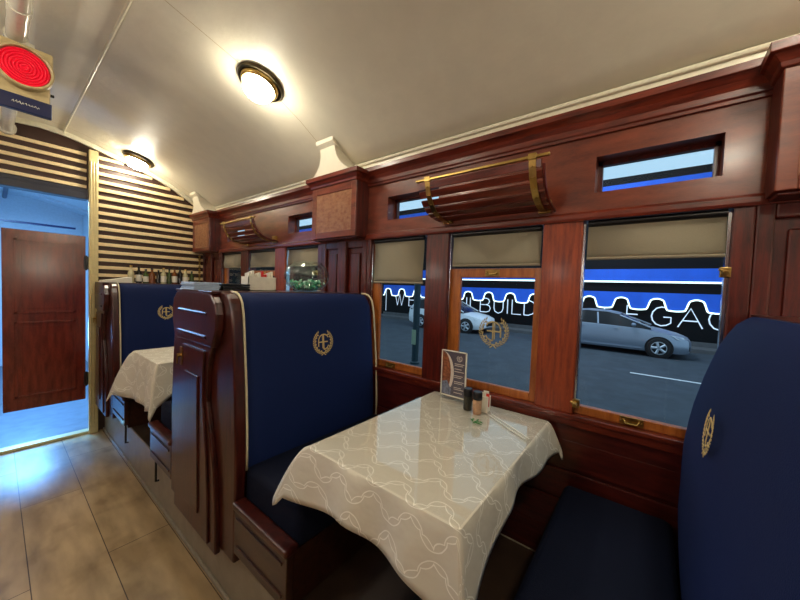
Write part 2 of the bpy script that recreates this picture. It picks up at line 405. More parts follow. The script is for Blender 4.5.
# windows
def pull(mbx, x, yc, z, w=.05):
    pass
wn = 0
blinds = {0: 1.79, 1: 1.905, 2: 1.93}
for b in (0, 1):
    for k, (a, c) in enumerate(WIN):
        a, c = bayy(b, a), bayy(b, c); wn += 1
        root = sempty('window_%d' % wn, (XW+.05, (a+c)/2, 1.15))
        fx0, fx1 = XW+.035, XW+.062
        gx = XW+.05
        if k == 0:
            ga, gc, gz0, gz1 = a+.02, c-.075, 1.20, 2.12
            mb = MB(); mb.box(fx0, fx1, a, ga, 1.148, 2.12); mb.box(fx0, fx1, gc, c, 1.148, 2.12); mb.box(fx0, fx1, ga, gc, 1.148, gz0)
        elif k == 1:
            ga, gc, gz0, gz1 = a+.04, c-.075, 1.195, 1.832
            mb = MB(); mb.box(fx0, fx1, a, ga, 1.148, 1.887); mb.box(fx0, fx1, gc, c, 1.148, 1.887)
            mb.box(fx0, fx1, ga, gc, 1.148, gz0); mb.box(fx0, fx1, ga, gc, gz1, 1.887)
        else:
            ga, gc, gz0, gz1 = a+.008, c-.008, 1.19, 2.12
            mb = MB(); mb.box(fx0-.01, fx1, a, c, 1.148, gz0)
        struct('sash_frame', mb, 'sash', root, bevel=.004)
        mb = MB(); mb.box(gx-.0015, gx+.0015, ga-.004, gc+.004, gz0-.004, (gz1 if k != 1 else gz1)+.004)
        struct('window_glass', mb, 'glass', root)
        if k == 1:
            mb = MB(); mb.box(XW+.07, XW+.0715, a, c, 1.80, 2.12); struct('upper_glass', mb, 'glass', root)
        if k == 2:
            for yy in (a+.006, c-.006):
                mb = MB(); mb.box(XW+.01, XW+.05, yy-.006, yy+.006, 1.19, 2.10); struct('window_channel', mb, 'chrome', root, bevel=.002)
            for yy, zz in ((c-.01, 1.205), (a+.012, 1.86)):
                mb = MB(); mb.box(XW-.004, XW+.02, yy-.018, yy+.014, zz-.02, zz+.02)
                mb.tube([(XW-.004, yy, zz), (XW-.03, yy, zz-.004)], .011); mb.tube([(XW-.02, yy, zz), (XW-.02, yy+.02, zz+.012)], .006)
                struct('window_latch', mb, 'brass', root, bevel=.002)
        if k in (0, 2):
            yc = (a+c)/2 + (.02 if k == 2 else .05); zz = 1.170; px = XW+(.025 if k == 2 else .035)
        else:
            yc = (a+c)/2; zz = 1.86; px = XW+.035
        mb = MB(); mb.box(px-.004, px, yc-.045, yc+.045, zz-.019, zz+.019)
        mb.tube([(px-.006, yc-.03, zz+.006), (px-.016, yc-.022, zz-.008), (px-.016, yc+.022, zz-.008), (px-.006, yc+.03, zz+.006)], .005)
        for s in (-1, 1): mb.tube([(px-.003, yc+s*.039, zz), (px-.007, yc+s*.039, zz)], .004)
        struct('sash_pull', mb, 'brass', root, bevel=.0015)
for b in (0, 1):
    for k, (a, c) in enumerate(TRN):
        a, c = bayy(b, a), bayy(b, c); wn += 1
        root = sempty('window_%d' % wn, (XW+.08, (a+c)/2, 2.25))
        mb = MB()
        mb.box(XW+.085, XW+.115, a, a+.02, 2.245, 2.415); mb.box(XW+.085, XW+.115, c-.02, c, 2.245, 2.415)
        mb.box(XW+.085, XW+.115, a, c, 2.245, 2.257); mb.box(XW+.085, XW+.115, a, c, 2.395, 2.415)
        struct('transom_frame', mb, 'mahog', root)
        mb = MB(); mb.box(XW+.098, XW+.101, a+.01, c-.01, 2.25, 2.41); struct('transom_glass', mb, 'glass', root)

# roller blinds
BL = {(0, 0): 'taupe roller blind on the window right of the tall pilaster, hanging lowest of all',
      (0, 1): 'taupe roller blind under the near luggage rack, above the window with the gold crest',
      (0, 2): 'taupe roller blind above the widest window, beside the right-hand booth',
      (1, 0): 'small taupe roller blind on the farthest window, next to the striped end wall',
      (1, 1): 'small taupe roller blind under the far luggage rack',
      (1, 2): 'small taupe roller blind behind the glass bowl, left of the tall pilaster'}
for b in (0, 1):
    for k, (a, c) in enumerate(WIN):
        a, c = bayy(b, a), bayy(b, c); zb = blinds[k] if b == 0 else 1.93
        t = thing('roller_blind', BL[(b, k)], 'blind', (XW+.022, (a+c)/2, zb), 'taupe roller blinds on the windows')
        ya, yc = a+.012, c-.02
        if k == 0 and b == 0: ya = a+.035
        mb = MB(); pts = []
        for i in range(9):
            z = 2.10 - (2.10-zb)*i/8; pts.append((XW+.022+.004*sin(i*.8), z))
        mb.strip(pts, 1, ya, yc); obj('blind_fabric', mb, 'blind', t, solid=.0015, smooth=True)
        mb = MB(); mb.tube([(XW+.024, ya, zb), (XW+.024, yc, zb)], .008); obj('bottom_bar', mb, 'blind', t, smooth='auto')
        mb = MB(); mb.tube([(XW+.024, ya, 2.10), (XW+.024, yc, 2.10)], .016, 12); obj('roller', mb, 'black', t, smooth='auto')
        mb = MB(); yy = c-.010; zz = 2.09; zend = 1.30 if b == 0 else 1.7
        while zz > zend:
            mb.box(XW+.010, XW+.014, yy-.002, yy+.002, zz-.004, zz+.002); zz -= .009
        mb.tube([(XW+.012, yy, 2.1), (XW+.012, yy, zend)], .0008, 4)
        obj('bead_chain', mb, 'chrome', t)

# boxed pilaster heads (wall cabinets)
def wallbox(c, label, clip=None):
    t = thing('wall_cabinet', label, 'cabinet', (XW, c, 2.12), 'panelled boxes above the pilasters')
    h = .262; x0 = 1.665
    y0, y1 = c-h, c+h
    if clip: y1 = min(y1, clip)
    mb = MB(); mb.box(x0+.012, XW+.01, y0, y1, 2.13, 2.56); mb.box(x0+.02, XW, y0+.01, y1-.01, 2.118, 2.13)
    obj('cabinet_body', mb, 'mahog', t, bevel=.004)
    mb = MB(); w = .052
    mb.box(x0, x0+.014, y0, y0+w, 2.13, 2.545); mb.box(x0, x0+.014, y1-w, y1, 2.13, 2.545)
    mb.box(x0, x0+.014, y0+w, y1-w, 2.13, 2.18); mb.box(x0, x0+.014, y0+w, y1-w, 2.485, 2.545)
    obj('door_frame', mb, 'frieze', t, bevel=.004)
    mb = MB(); mb.box(x0+.006, x0+.014, y0+w, y1-w, 2.18, 2.485); obj('door_panel', mb, 'boxwood_glare', t)
    # crown
    mb = MB(); secs = [(0, 2.54), (.008, 2.545), (.012, 2.56), (.03, 2.585), (.042, 2.59), (.042, 2.622)]
    rings = [[(x0-o_, y0-o_, z), (XW+.01, y0-o_, z), (XW+.01, min(y1+o_, clip or 99), z), (x0-o_, min(y1+o_, clip or 99), z)] for o_, z in secs]
    mb.loft(rings); obj('crown', mb, 'mahog_h', t, bevel=.002)
wallbox(2.015, 'large panelled mahogany box with a crown, between the two luggage racks')
wallbox(-.578, 'panelled mahogany box cut by the picture edge, above the right-hand booth')
wallbox(4.615, 'small far panelled mahogany box beside the striped end wall', clip=YE-.01)

# white plaster brackets between box and ceiling
def bracket(c, label):
    t = thing('ceiling_bracket', label, 'bracket', (1.7, c, 2.62), 'white brackets above the pilaster boxes')
    y1m = YE-.01; mb = MB(); rings = []
    for k in range(11):
        u = k/10; z = 2.815-(2.815-2.622)*u; hw = .085+.135*u**2.6; xf = 1.60+.035*u
        rings.append([(xf, c-hw, z), (xf, min(c+hw, y1m), z), (XW+.01, min(c+hw, y1m), z), (XW+.01, c-hw, z)])
    mb.loft(rings); obj('bracket_body', mb, 'ceil', t, smooth='auto')
    mb = MB(); mb.prism([(1.565, ceil_z(1.565)+.01), (1.57, 2.835), (1.60, 2.812), (1.66, 2.79)], 1, c-.10, min(c+.10, y1m)); obj('bracket_cap', mb, 'ceil', t, bevel=.004)
bracket(2.02, 'white plaster bracket rising from the large middle box to the ceiling')
bracket(4.62, 'white plaster bracket above the far box at the striped wall')

# ------------------------------------------------------------------ far end wall
mb = MB()
def archtop(x, d=.07): return ceil_z(x)-d
# wall behind slats (right part) and header above opening
xs = [.70 + i*(XW-.70)/14 for i in range(15)]
mb.prism([(x, archtop(x, -.02)) for x in xs] + [(XW, 0), (.70, 0)], 1, YE, YE+.08)
xs2 = [XL + i*(.70-XL)/18 for i in range(19)]
mb.prism([(max(XL, x), archtop(x, -.02)) for x in xs2] + [(.70, 2.60), (XL, 2.60)], 1, YE, YE+.08)
mb.box(XL, -.62, YE, YE+.08, 0, 2.6)
wf = struct('wall_far', mb, 'slatback')
mb = MB(); z = 1.15
while z < 3.16:
    # right extent limited by arch
    xr = XW
    while xr > .72 and archtop(xr, .035) < z+.035: xr -= .01
    if xr > .8: mb.box(.735, min(xr, XW-.002), YE-.022, YE, z, z+.037)
    if z > 2.62:
        xl = XL+.02
        xr2 = .64
        if xr > .73: mb.box(xl + (.35 if z > 2.9 else 0) + (.1 if z > 3 else 0), xr2, YE-.022, YE, z, z+.034)
    z += .0865
obj('slat_cladding', mb, 'slat', wf, bevel=.003)
mb = MB(); mb.box(XL, .65, YE-.045, YE+.09, 2.585, 2.66); mb.box(XL, .65, YE-.03, YE, 2.66, 2.70); obj('header_board', mb, 'header', wf, bevel=.004)
# arch rib
mb = MB(); rings = []
inner = [(x, archtop(x, .04)) for x, z in PROF]; outer = [(x, z+.01) for x, z in PROF]
mb.prism(inner + outer[::-1], 1, YE-.05, YE); struct('trim_arch', mb, 'trimwhite', smooth='auto')
mb = MB(); mb.prism([(x, archtop(x, .055)) for x, z in PROF] + [(x, archtop(x, .037)) for x, z in PROF][::-1], 1, YE-.075, YE-.05)
struct('trim_arch_bead', mb, 'trimwhite', smooth='auto')
# cream post
mb = MB(); mb.box(.652, .728, YE-.07, YE-.012, 0, 3.12)
for x in (.668, .690, .712): mb.box(x-.005, x+.005, YE-.078, YE-.07, .1, 3.0)
struct('trim_door_post', mb, 'steel', bevel=.004)
mb = MB(); mb.box(XL, .66, YE-.04, YE+.06, 0, .03); struct('trim_threshold', mb, 'steel', bevel=.004)
# swing doors
def leaf(name, x0, x1):
    mb = MB(); mb.box(x0, x1, YE-.005, YE+.035, .39, 2.19)
    d = struct(name, mb, 'door', bevel=.005)
    mb = MB(); w = .075
    for (za, zb) in ((.52, 1.28), (1.36, 2.10)):
        for q in ((x0+w, x1-w, za, za+.02), (x0+w, x1-w, zb-.02, zb), (x0+w, x0+w+.02, za, zb), (x1-w-.02, x1-w, za, zb)):
            mb.box(q[0], q[1], YE-.018, YE-.005, q[2], q[3])
        mb.box(x0+w+.05, x1-w-.05, YE-.008, YE-.005, za+.05, zb-.05)
    obj('door_moulding', mb, 'door', d, bevel=.007)
    return d
d = leaf('door_1', .055, .635)
for z in (.62, 1.9):
    mb = MB(); mb.box(.62, .655, YE-.02, YE+.0, z-.07, z+.07); mb.tube([(.637, YE-.022, z-.08), (.637, YE-.022, z+.08)], .009); obj('hinge', mb, 'black', d, bevel=.002)
leaf('door_2', -.60, .035)
# vestibule / next coach beyond
mb = MB(); mb.box(XL, XW, YE+.08, 9.6, -.06, 0); struct('floor_vestibule', mb, 'vestfloor')
mb = MB(); mb.box(XL-.05, XL, YE+.08, 9.6, 0, 3.3); struct('wall_vestibule_left', mb, 'vest')
mb = MB(); mb.box(1.2, 1.25, YE+.08, 9.6, 0, 3.3); struct('wall_vestibule_right', mb, 'vest')
mb = MB(); mb.box(XL, 1.3, 9.6, 9.65, 0, 3.3)
for x in (-.6, .1, .8): mb.box(x, x+.06, 9.55, 9.6, 0, 2.6)
mb.box(XL, 1.3, 9.55, 9.6, 2.45, 2.55); struct('wall_vestibule_end', mb, 'vest', bevel=.005)
mb = MB(); mb.prism(PROF + [(XW+.05, 3.4), (XL-.05, 3.4)], 1, YE+.1, 9.65); struct('ceiling_vestibule', mb, 'vest', smooth='auto')
mb = MB()
for y in (6.3, 7.6, 8.9):
    mb.prism([(x, z-.05) for x, z in PROF] + [(x, z+.01) for x, z in PROF][::-1], 1, y, y+.06)
struct('trim_vestibule_rib', mb, 'vest')
mb = MB(); mb.box(XL+.02, .9, 7.9, 7.96, 2.56, 2.59); mb.tube([(.15, 5.1, 3.17), (.15, 9.5, 3.17)], .03); struct('trim_vestibule_beam', mb, 'signalblue')

# ------------------------------------------------------------------ emblem
def emblem(mbx, O, U, V, N, s, mirror=False):
    O, U, V, N = map(Vector, (O, U, V, N)); n0 = len(mbx.bm.verts)
    if mirror: U = -U
    def P(a, b, h=0): return O + U*(a*s) + V*(b*s) + N*h
    def st(pts, r): mbx.tube([P(*p) for p in pts], r*s, 6)
    r = .052
    st([(.04, .60), (.04, -.60)], r); st([(-.07, .55), (-.07, -.5)], r*.6)
    st([(.04, .60), (-.16, .56), (-.34, .42), (-.44, .22), (-.46, 0), (-.46, -.34)], r)
    st([(-.46, .0), (.44, .0)], r)
    st([(.04, .60), (.22, .58), (.40, .48), (.50, .34)], r)
    st([(.04, -.60), (.22, -.58), (.40, -.48), (.52, -.30)], r)
    for sd in (-1, 1):
        st([(sd*.80*sin(a), -.80*cos(a)*1.02) for a in [R(12+i*10) for i in range(14)]], .03)
        for i in range(14):
            a = R(16 + i*10.2)
            for q, rad in ((.16, .93), (-.10, .74)):
                if q < 0 and i % 2: continue
                c = (sd*rad*sin(a), -rad*cos(a))
                t = (sd*cos(a)*.085+sd*sin(a)*q*.5, sin(a)*.085-cos(a)*q*.5)
                mbx.tube([P(c[0]-t[0], c[1]-t[1]), P(*c), P(c[0]+t[0], c[1]+t[1])], [.012*s, .055*s, .008*s], 6)
        st([(0, -.86), (sd*.12, -1.0), (sd*.22, -1.06)], .04)
        st([(0, -.86), (sd*.16, -.84)], .04)
    mbx.bm.verts.ensure_lookup_table(); NN = U.cross(V).normalized()
    for v in list(mbx.bm.verts)[n0:]: v.co -= NN*((v.co-O).dot(NN)*.65)

# ------------------------------------------------------------------ booths
CP = [(.78, .45), (.90, .45), (1.0, .445), (1.08, .44), (1.16, .435), (1.25, .426), (1.33, .417), (1.44, .405), (1.55, .392), (1.60, .382), (1.64, .370), (1.665, .352), (1.685, .325), (1.693, .29), (1.694, .25)]
def prof_d(z):
    for (a, da), (b, db) in zip(CP, CP[1:]):
        if a <= z <= b: return da+(db-da)*(z-a)/(b-a)
    return CP[0][1]
CPR = [(.78, .425), (.90, .432), (1.0, .43), (1.08, .43), (1.16, .428), (1.25, .418), (1.33, .406), (1.44, .382), (1.50, .366), (1.57, .346), (1.62, .325), (1.66, .303), (1.685, .275), (1.697, .25), (1.698, .245)]
def booth(c, sides, label, ymin=None, ymax=None, CP=CP, dx=0, wallpipe=True):
    t = thing('dining_booth', label, 'booth', (.76, c, ZP), 'navy high-backed dining booths')
    cl = lambda y: max(ymin if ymin is not None else -99, min(ymax if ymax is not None else 99, y))
    # end panel board following the cushion outline
    side_pts = lambda s: [(cl(c+s*(d+.012)), z) for z, d in CP]
    lo = ZP-.03
    if len(sides) == 2 or True:
        A = [(cl(c+1*.46), lo)] + side_pts(1) if (1 in sides) else [(cl(c+.22), lo), (cl(c+.22), 1.694)]
        B = [(cl(c-1*.46), lo)] + side_pts(-1) if (-1 in sides) else [(cl(c-.22), lo), (cl(c-.22), 1.694)]
        mb = MB(); mb.prism(A + B[::-1], 0, .742, .80); obj('end_panel', mb, 'panel', t, bevel=.012, seg=3)
    # raised S-shaped centre stile board
    SP = [(lo-.02, .31), (.58, .295), (.75, .27), (.93, .225), (1.09, .17), (1.26, .18), (1.36, .215), (1.41, .25)]
    hx = lambda s, w: cl(c+s*w)
    def outline(P_, ins=0): return [(hx(1 if 1 in sides else .7, w-ins), z) for z, w in P_] + [(hx(-1 if -1 in sides else -.7, w-ins), z) for z, w in P_[::-1]]
    mb = MB()
    P_ = [(lo-.02, .51 if False else .33)] + SP[1:]
    mb.prism(outline(SP), 0, .715, .745); o = obj('door_stile_board', mb, 'panel', t, bevel=.008, seg=3)
    # cupboard door on it
    dw = lambda z: {0: .25}.get(0)
    DP = [(.33, .235), (.6, .225), (.80, .205), (.95, .18), (1.09, .150), (1.25, .150), (1.37, .165)]
    mb = MB(); mb.prism(outline(DP), 0, .703, .716); dr = obj('cupboard_door', mb, 'door' if False else 'panel', t, bevel=.005)
    mb = MB(); mb.prism(outline([(.45, .12), (.8, .11), (1.22, .10)]), 0, .694, .704); obj('door_field', mb, 'panel', dr, bevel=.006)
    ly = cl(c+(.16 if 1 in sides else .1))
    mb = MB(); mb.box(.698, .703, ly-.018, ly+.018, 1.24, 1.35); mb.tube([(.70, ly, 1.30), (.68, ly, 1.30)], .012); mb.box(.676, .684, ly-.005, ly+.005, 1.25, 1.31)
    obj('latch', mb, 'brass', dr, bevel=.002)
    # head block with rounded ends and two horizontal beads
    HB = []
    for s in (1, -1):
        q = [(1.40, .26), (1.43, .285), (1.50, .315), (1.58, .32), (1.64, .30), (1.68, .25), (1.694, .20)]
        k = s if s in sides else s*.7
        HB += [(cl(c+k*w), z) for z, w in (q if s == 1 else q[::-1])]
    mb = MB(); mb.prism(HB, 0, .700, .745); hb = obj('head_block', mb, 'panel', t, bevel=.01, seg=3)
    mb = MB(); y0, y1 = cl(c-(.2 if -1 in sides else .1)), cl(c+(.2 if 1 in sides else .1))
    for z in (1.575, 1.45): mb.prism([(.702, z-.012), (.692, z-.006), (.690, z+.004), (.702, z+.010)], 1, y0, y1)
    obj('head_bead', mb, 'panel', hb, smooth='auto')
    mb = MB(); mb.box(.70, XW-.003, cl(c-(.26 if -1 in sides else .3)), cl(c+(.26 if 1 in sides else .22)), 1.685, 1.698); obj('top_board', mb, 'panel', t, bevel=.003)
    mb = MB(); mb.box(.80, XW-.004, cl(c-.24), cl(c+.22), ZP+.002, 1.684); obj('core_board', mb, 'panel', t)
    for s in sides:
        x0, x1 = .806, XW-.008
        pts = [(c+s*d, z) for z, d in CP]
        n = 26; rings = []
        for i in range(n+1):
            u = i/n; x = x0+(x1-x0)*u
            e = min(u, 1-u)*(x1-x0)
            k = .0 if e > .05 else -.028*(1-e/.05)**2
            bul = .012*math.sin(pi*u)
            rings.append([(x, y+s*(k+bul*(1 if z < 1.6 else .3)), z-(.02*(1-e/.05)**2 if e < .05 and z > 1.6 else 0)) for y, z in pts] + [(x, c+s*.245, 1.66), (x, c+s*.245, .78)])
        mb = MB(); mb.loft(rings); bc = obj('back_cushion', mb, 'navy', t, smooth='auto')
        mb = MB()
        for x in (x0-.001, x1+.001)[:2 if wallpipe else 1]:
            mb = MB(); mb.tube([(x, c+s*(d+.004), z+.002) for z, d in CP], .0065, 8)
            obj('piping', mb, 'piping', bc, smooth=True)
        mb = MB(); zz = 1.39; xe = (1.30 if c < 3 else 1.20) if s == -1 else 1.20; dd = prof_d(zz)
        tilt = Vector((0, -s*.11, 1)).normalized()
        U = Vector((1, 0, 0)) if s == -1 else Vector((-1, 0, 0))
        emblem(mb, (xe, c+s*(dd+.0135), zz), U, tilt, (0, s, 0), .079 if s == -1 else .064)
        for v_ in mb.bm.verts: pass
        obj('gold_emblem', mb, 'gold', bc)
        # seat
        f = c+s*(.915 if c > 0 else .86); bk = c+s*.44
        mb = MB(); ya, yb = sorted((f, bk)); mb.box(.80, XW-.006, ya, yb, .60, .80); obj('seat_cushion', mb, 'navy_seat_shaded', t, bevel=.035, seg=4, smooth=True)
        ya, yb = sorted((c+s*.90, c+s*.462)); mb = MB(); mb.box(.775, XW-.006, ya, yb, ZP+.002, .60); obj('bench_box', mb, 'bench', t)
        ya, yb = sorted((c+s*.925, c+s*.462))
        mb = MB(); mb.box(.742, .776, ya, yb, .385, .62); sb = obj('bench_side', mb, 'bench', t, bevel=.004)
        mb = MB(); mb.box(.728, .798, ya-(.01 if s == -1 else 0), yb+(.01 if s == 1 else 0), .618, .655); obj('bench_cap', mb, 'panel', sb, bevel=.012, seg=3)
        mb = MB()
        for z in (.43, .57): mb.box(.735, .743, ya+.03, yb-.03, z, z+.012)
        obj('bench_moulding', mb, 'bench', sb, bevel=.002)
        yf = f-s*.05
        mb = MB(); mb.tube([(.765, yf, .386), (.765, yf, .20), (.785, yf, .2)], .008); obj('bench_foot', mb, 'black', sb)
    if dx:
        for o_ in [t] + t.children_recursive:
            if o_.type != 'MESH': continue
            ox = (o_.matrix_world.translation.x if False else 0)
            base = origin_of(o_).x
            for v in o_.data.vertices:
                X_ = v.co.x+base
                v.co.x += dx*(1 if X_ < .85 else max(0, (1.0-X_)/.15))
    return t
booth(2.05, (-1, 1), 'navy booth between the two tables, with menus, sachet box and glass bowl on top')
booth(-.565, (1,), 'navy booth back filling the right side of the picture', CP=CPR, dx=-.30, wallpipe=False)
booth(4.68, (-1,), 'farthest navy booth, against the striped slat wall with bottles on its ledge', ymax=YE-.025)

# ------------------------------------------------------------------ tables
X0, X1, Y0, Y1 = .785, 1.765, .378, 1.066; ZT = 1.10
def table():
    t = thing('dining_table', 'near dining table hidden under the patterned white cloth', 'table', ((X0+X1)/2, (Y0+Y1)/2, ZP), 'dining tables between the booths')
    mb = MB(); mb.box(X0+.008, X1-.004, Y0+.008, Y1-.008, ZT-.04, ZT-.012); obj('tabletop', mb, 'bench', t, bevel=.004)
    cx, cy = (X0+X1)/2, (Y0+Y1)/2
    mb = MB(); mb.tube([(cx, cy, ZP+.03), (cx, cy, ZT-.04)], .04, 16); obj('pedestal', mb, 'tableleg', t, smooth='auto')
    mb = MB(); mb.box(cx-.24, cx+.24, cy-.04, cy+.04, ZP, ZP+.03); mb.box(cx-.04, cx+.04, cy-.2, cy+.2, ZP, ZP+.03); obj('foot', mb, 'tableleg', t, bevel=.004)
    return t
def cloth(tips=None, drop=None):
    rc = .016; per = []   # (point, normal, kind, param)
    NS = 40; NC = 14
    corners = [(X0, Y1, 'A'), (X0, Y0, 'B'), (X1, Y0, 'C'), (X1, Y1, 'D')]
    cent = [(X0+rc, Y1-rc), (X0+rc, Y0+rc), (X1-rc, Y0+rc), (X1-rc, Y1-rc)]
    start = [90, 180, 270, 0]
    for i in range(4):
        for k in range(NC+1):
            a = R(start[i]+90*k/NC); n = Vector((cos(a), sin(a), 0))
            per.append((Vector((cent[i][0]+rc*cos(a), cent[i][1]+rc*sin(a), 0)), n, 'c'+'ABCD'[i], k/NC))
        j = (i+1) % 4
        a = R(start[i]+90); n = Vector((cos(a), sin(a), 0))
        p0 = Vector((cent[i][0]+rc*cos(a), cent[i][1]+rc*sin(a), 0)); p1 = Vector((cent[j][0]+rc*cos(a), cent[j][1]+rc*sin(a), 0))
        for k in range(1, NS):
            per.append((p0.lerp(p1, k/NS), n, 'sABCD'[0]+'ABCD'[i], k/NS))
    tips = tips or {'A': Vector((-.035, .20, -.30)), 'B': Vector((-.03, -.045, -.33)), 'C': Vector((.01, -.075, -.155)), 'D': Vector((.012, .10, -.2))}
    drop = drop or {'A': .19, 'B': .122, 'C': .15, 'D': .15}; out = {'A': .025, 'B': .02, 'C': .004, 'D': .02}
    bm = bmesh.new(); uvl = bm.loops.layers.uv.new('uv'); uvs = {}
    NT = 10; rings = []
    def offset(kd, u):
        k = kd[1]
        if kd[0] == 's':
            nx = 'ABCD'[('ABCD'.index(k)+1) % 4]
            n = {'A': Vector((-1, 0, 0)), 'B': Vector((0, -1, 0)), 'C': Vector((1, 0, 0)), 'D': Vector((0, 1, 0))}[k]
            w0 = max(0, 1-u/.30)**1.35; w1 = max(0, 1-(1-u)/.30)**1.35
            wave = .014*sin(u*15+ord(k)) if k != 'C' else .002*sin(u*15)
            dv = Vector((0, 0, -(drop[k] + .012*sin(u*9+1.3)))) + n*(out[k]+wave)
            e0, e1 = tips[k]*.86, tips[nx]*.86
            return dv*(1-w0-w1)+e0*w0+e1*w1
        w = min(1, 1.5*sin(pi*u)); return tips[k]*(.9+.1*w) + Vector((0, 0, .035 if k == 'C' else .028))*(2*u-1)*(-1 if k in 'AB' else 1)
    for i, (p, n, kd, u) in enumerate(per):
        off = offset(kd, u); ring = []
        L = off.length
        for t_ in range(NT+1):
            tt = t_/NT
            h = Vector((off.x, off.y, 0)); 
            q = p + h*(tt**.8) + Vector((0, 0, ZT-.006 + off.z*(tt**1.15)))
            if t_ == 0: q = p + Vector((0, 0, ZT-.008))
            v = bm.verts.new(q); ring.append(v); fl = p + (n*L*tt)
            uvs[v] = (fl.x, fl.y)
        rings.append(ring)
    N = len(per)
    for i in range(N):
        a, b_ = rings[i], rings[(i+1) % N]
        for t_ in range(NT): bm.faces.new((a[t_], b_[t_], b_[t_+1], a[t_+1]))
    # top: grid fill by inner ring + center face
    inner = []
    for (p, n, kd, u), r_ in zip(per, rings):
        q = p - n*.008; v = bm.verts.new((q.x, q.y, ZT-.005)); uvs[v] = (q.x, q.y); inner.append(v)
    for i in range(N): bm.faces.new((inner[i], inner[(i+1) % N], rings[(i+1) % N][0], rings[i][0]))
    bm.faces.new(inner)
    for f in bm.faces:
        for l in f.loops: l[uvl].uv = uvs[l.vert]
    mb = MB(); mb.bm.free(); mb.bm = bm
    return obj('tablecloth', mb, 'cloth', None, loc=((X0+X1)/2, (Y0+Y1)/2, ZT), smooth='auto', solid=.0016)
tb = table()
ct = tag(cloth(), 'white damask tablecloth with looping line pattern draped over the near table', 'tablecloth', 'white patterned tablecloths')
mb = MB(); mb.box(X0+.004, X1-.004, Y0+.004, Y1-.004, ZT-.0038, ZT); gl = tag(obj('table_glass', mb, 'acrylic', None, loc=((X0+X1)/2, (Y0+Y1)/2, ZT), bevel=.001), 'clear glass sheet lying on the near tablecloth', 'glass sheet')
t2 = copytree(tb); t2.location.y += PITCH; t2['label'] = 'far dining table hidden under a white cloth, left of the middle booth'
c2 = tag(cloth({'A': Vector((-.15, .22, -.47)), 'B': Vector((-.05, .022, -.44)), 'C': Vector((.01, -.075, -.155)), 'D': Vector((.012, .10, -.2))}, {'A': .40, 'B': .15, 'C': .15, 'D': .15}), 'white cloth', 'tablecloth', 'white patterned tablecloths'); c2.location.y += PITCH; c2['label'] = 'white tablecloth with hanging corners on the far table, left of the middle booth'

# menu holder
t = thing('menu_holder', 'clear upright menu stand with a printed drinks card on the near table', 'menu stand', (1.68, .89, ZT))
mb = MB(); mb.box(1.665, 1.70, .812, .976, ZT, ZT+.014); obj('stand_base', mb, 'acrylic', t, bevel=.002)
mb = MB(); mb.box(1.676, 1.679, .815, .973, ZT+.012, ZT+.285); mb.box(1.683, 1.686, .815, .973, ZT+.012, ZT+.285); obj('acrylic_sleeve', mb, 'acrylic', t)
mb = MB()
for q in ((.813, .817, 0, .29), (.971, .975, 0, .29), (.813, .975, .286, .29), (.813, .975, .018, .024)): mb.box(1.674, 1.688, q[0], q[1], ZT+q[2], ZT+q[3])
obj('sleeve_edge', mb, 'white', t)
mb = MB(); mb.box(1.6795, 1.6825, .818, .970, ZT+.024, ZT+.284); cd = obj('menu_card', mb, 'menugrey', t)
x = 1.6785
mb = MB(); mb.prism([(.969, ZT+.283), (.935, ZT+.26), (.905, ZT+.20), (.90, ZT+.12), (.915, ZT+.06), (.93, ZT+.026), (.969, ZT+.026)], 0, x, x+.001); obj('card_photo', mb, 'menubrown', cd)
mb = MB(); arc = [(.969-.058*sin(a), ZT+.155+.128*cos(a)) for a in [R(10*i) for i in range(0, 14)]]
mb.prism(arc + [(.969-.078*sin(a), ZT+.155+.128*cos(a)*1.0) for a in [R(10*i) for i in range(0, 14)]][::-1], 0, x-.0006, x+.0002); obj('card_plate_rim', mb, 'menucream', cd)
mb = MB(); mb.prism([(.969, ZT+.10), (.935, ZT+.11), (.905, ZT+.06), (.91, ZT+.027), (.969, ZT+.027)], 0, x-.0007, x-.0001); obj('card_plate_edge', mb, 'menublue', cd)
mb = MB()
for i, z in enumerate((.215, .205, .185, .17, .145, .135, .11, .10, .075, .065, .045)):
    mb.box(x, x+.001, .826+.008*(i % 3), .888, ZT+z, ZT+z+.0035)
emblem(mb, (x, .857, ZT+.25), (0, -1, 0), (0, 0, 1), (-1, 0, 0), .019)
obj('card_print', mb, 'menucream', cd)

# grinders
def grinder(x, y, mt, label):
    t = thing('spice_grinder', label, 'grinder', (x, y, ZT), 'black-capped grinders on the near table')
    mb = MB(); mb.lathe([(0, 0), (.021, 0), (.023, .004), (.023, .072), (.020, .078), (0, .078)], (x, y, ZT)); obj('spice_jar', mb, mt, t, smooth='auto')
    mb = MB(); mb.lathe([(.0, .076), (.024, .076), (.0255, .08), (.0245, .112), (.021, .118), (0, .118)], (x, y, ZT)); obj('grinder_cap', mb, 'black', t, smooth='auto')
grinder(1.60, .757, 'pepper', 'pepper grinder with dark peppercorns, beside the menu stand')
grinder(1.585, .695, 'salt', 'salt grinder with pink salt crystals, nearer the straws')
t = thing('sachet_holder', 'slim white sachet holder with a red sachet behind the grinders', 'sachet holder', (1.645, .675, ZT))
mb = MB(); mb.box(1.62, 1.67, .655, .70, ZT, ZT+.085); obj('holder_box', mb, 'white', t, bevel=.003)
mb = MB(); mb.box(1.63, 1.634, .668, .698, ZT+.03, ZT+.105); obj('sachet', mb, 'white', t)
mb = MB(); mb.box(1.65, 1.654, .66, .69, ZT+.03, ZT+.11); obj('sachet', mb, 'white', t)
mb = MB(); mb.box(1.638, 1.642, .652, .675, ZT+.03, ZT+.10); obj('sachet', mb, 'red', t, label='red sachet')
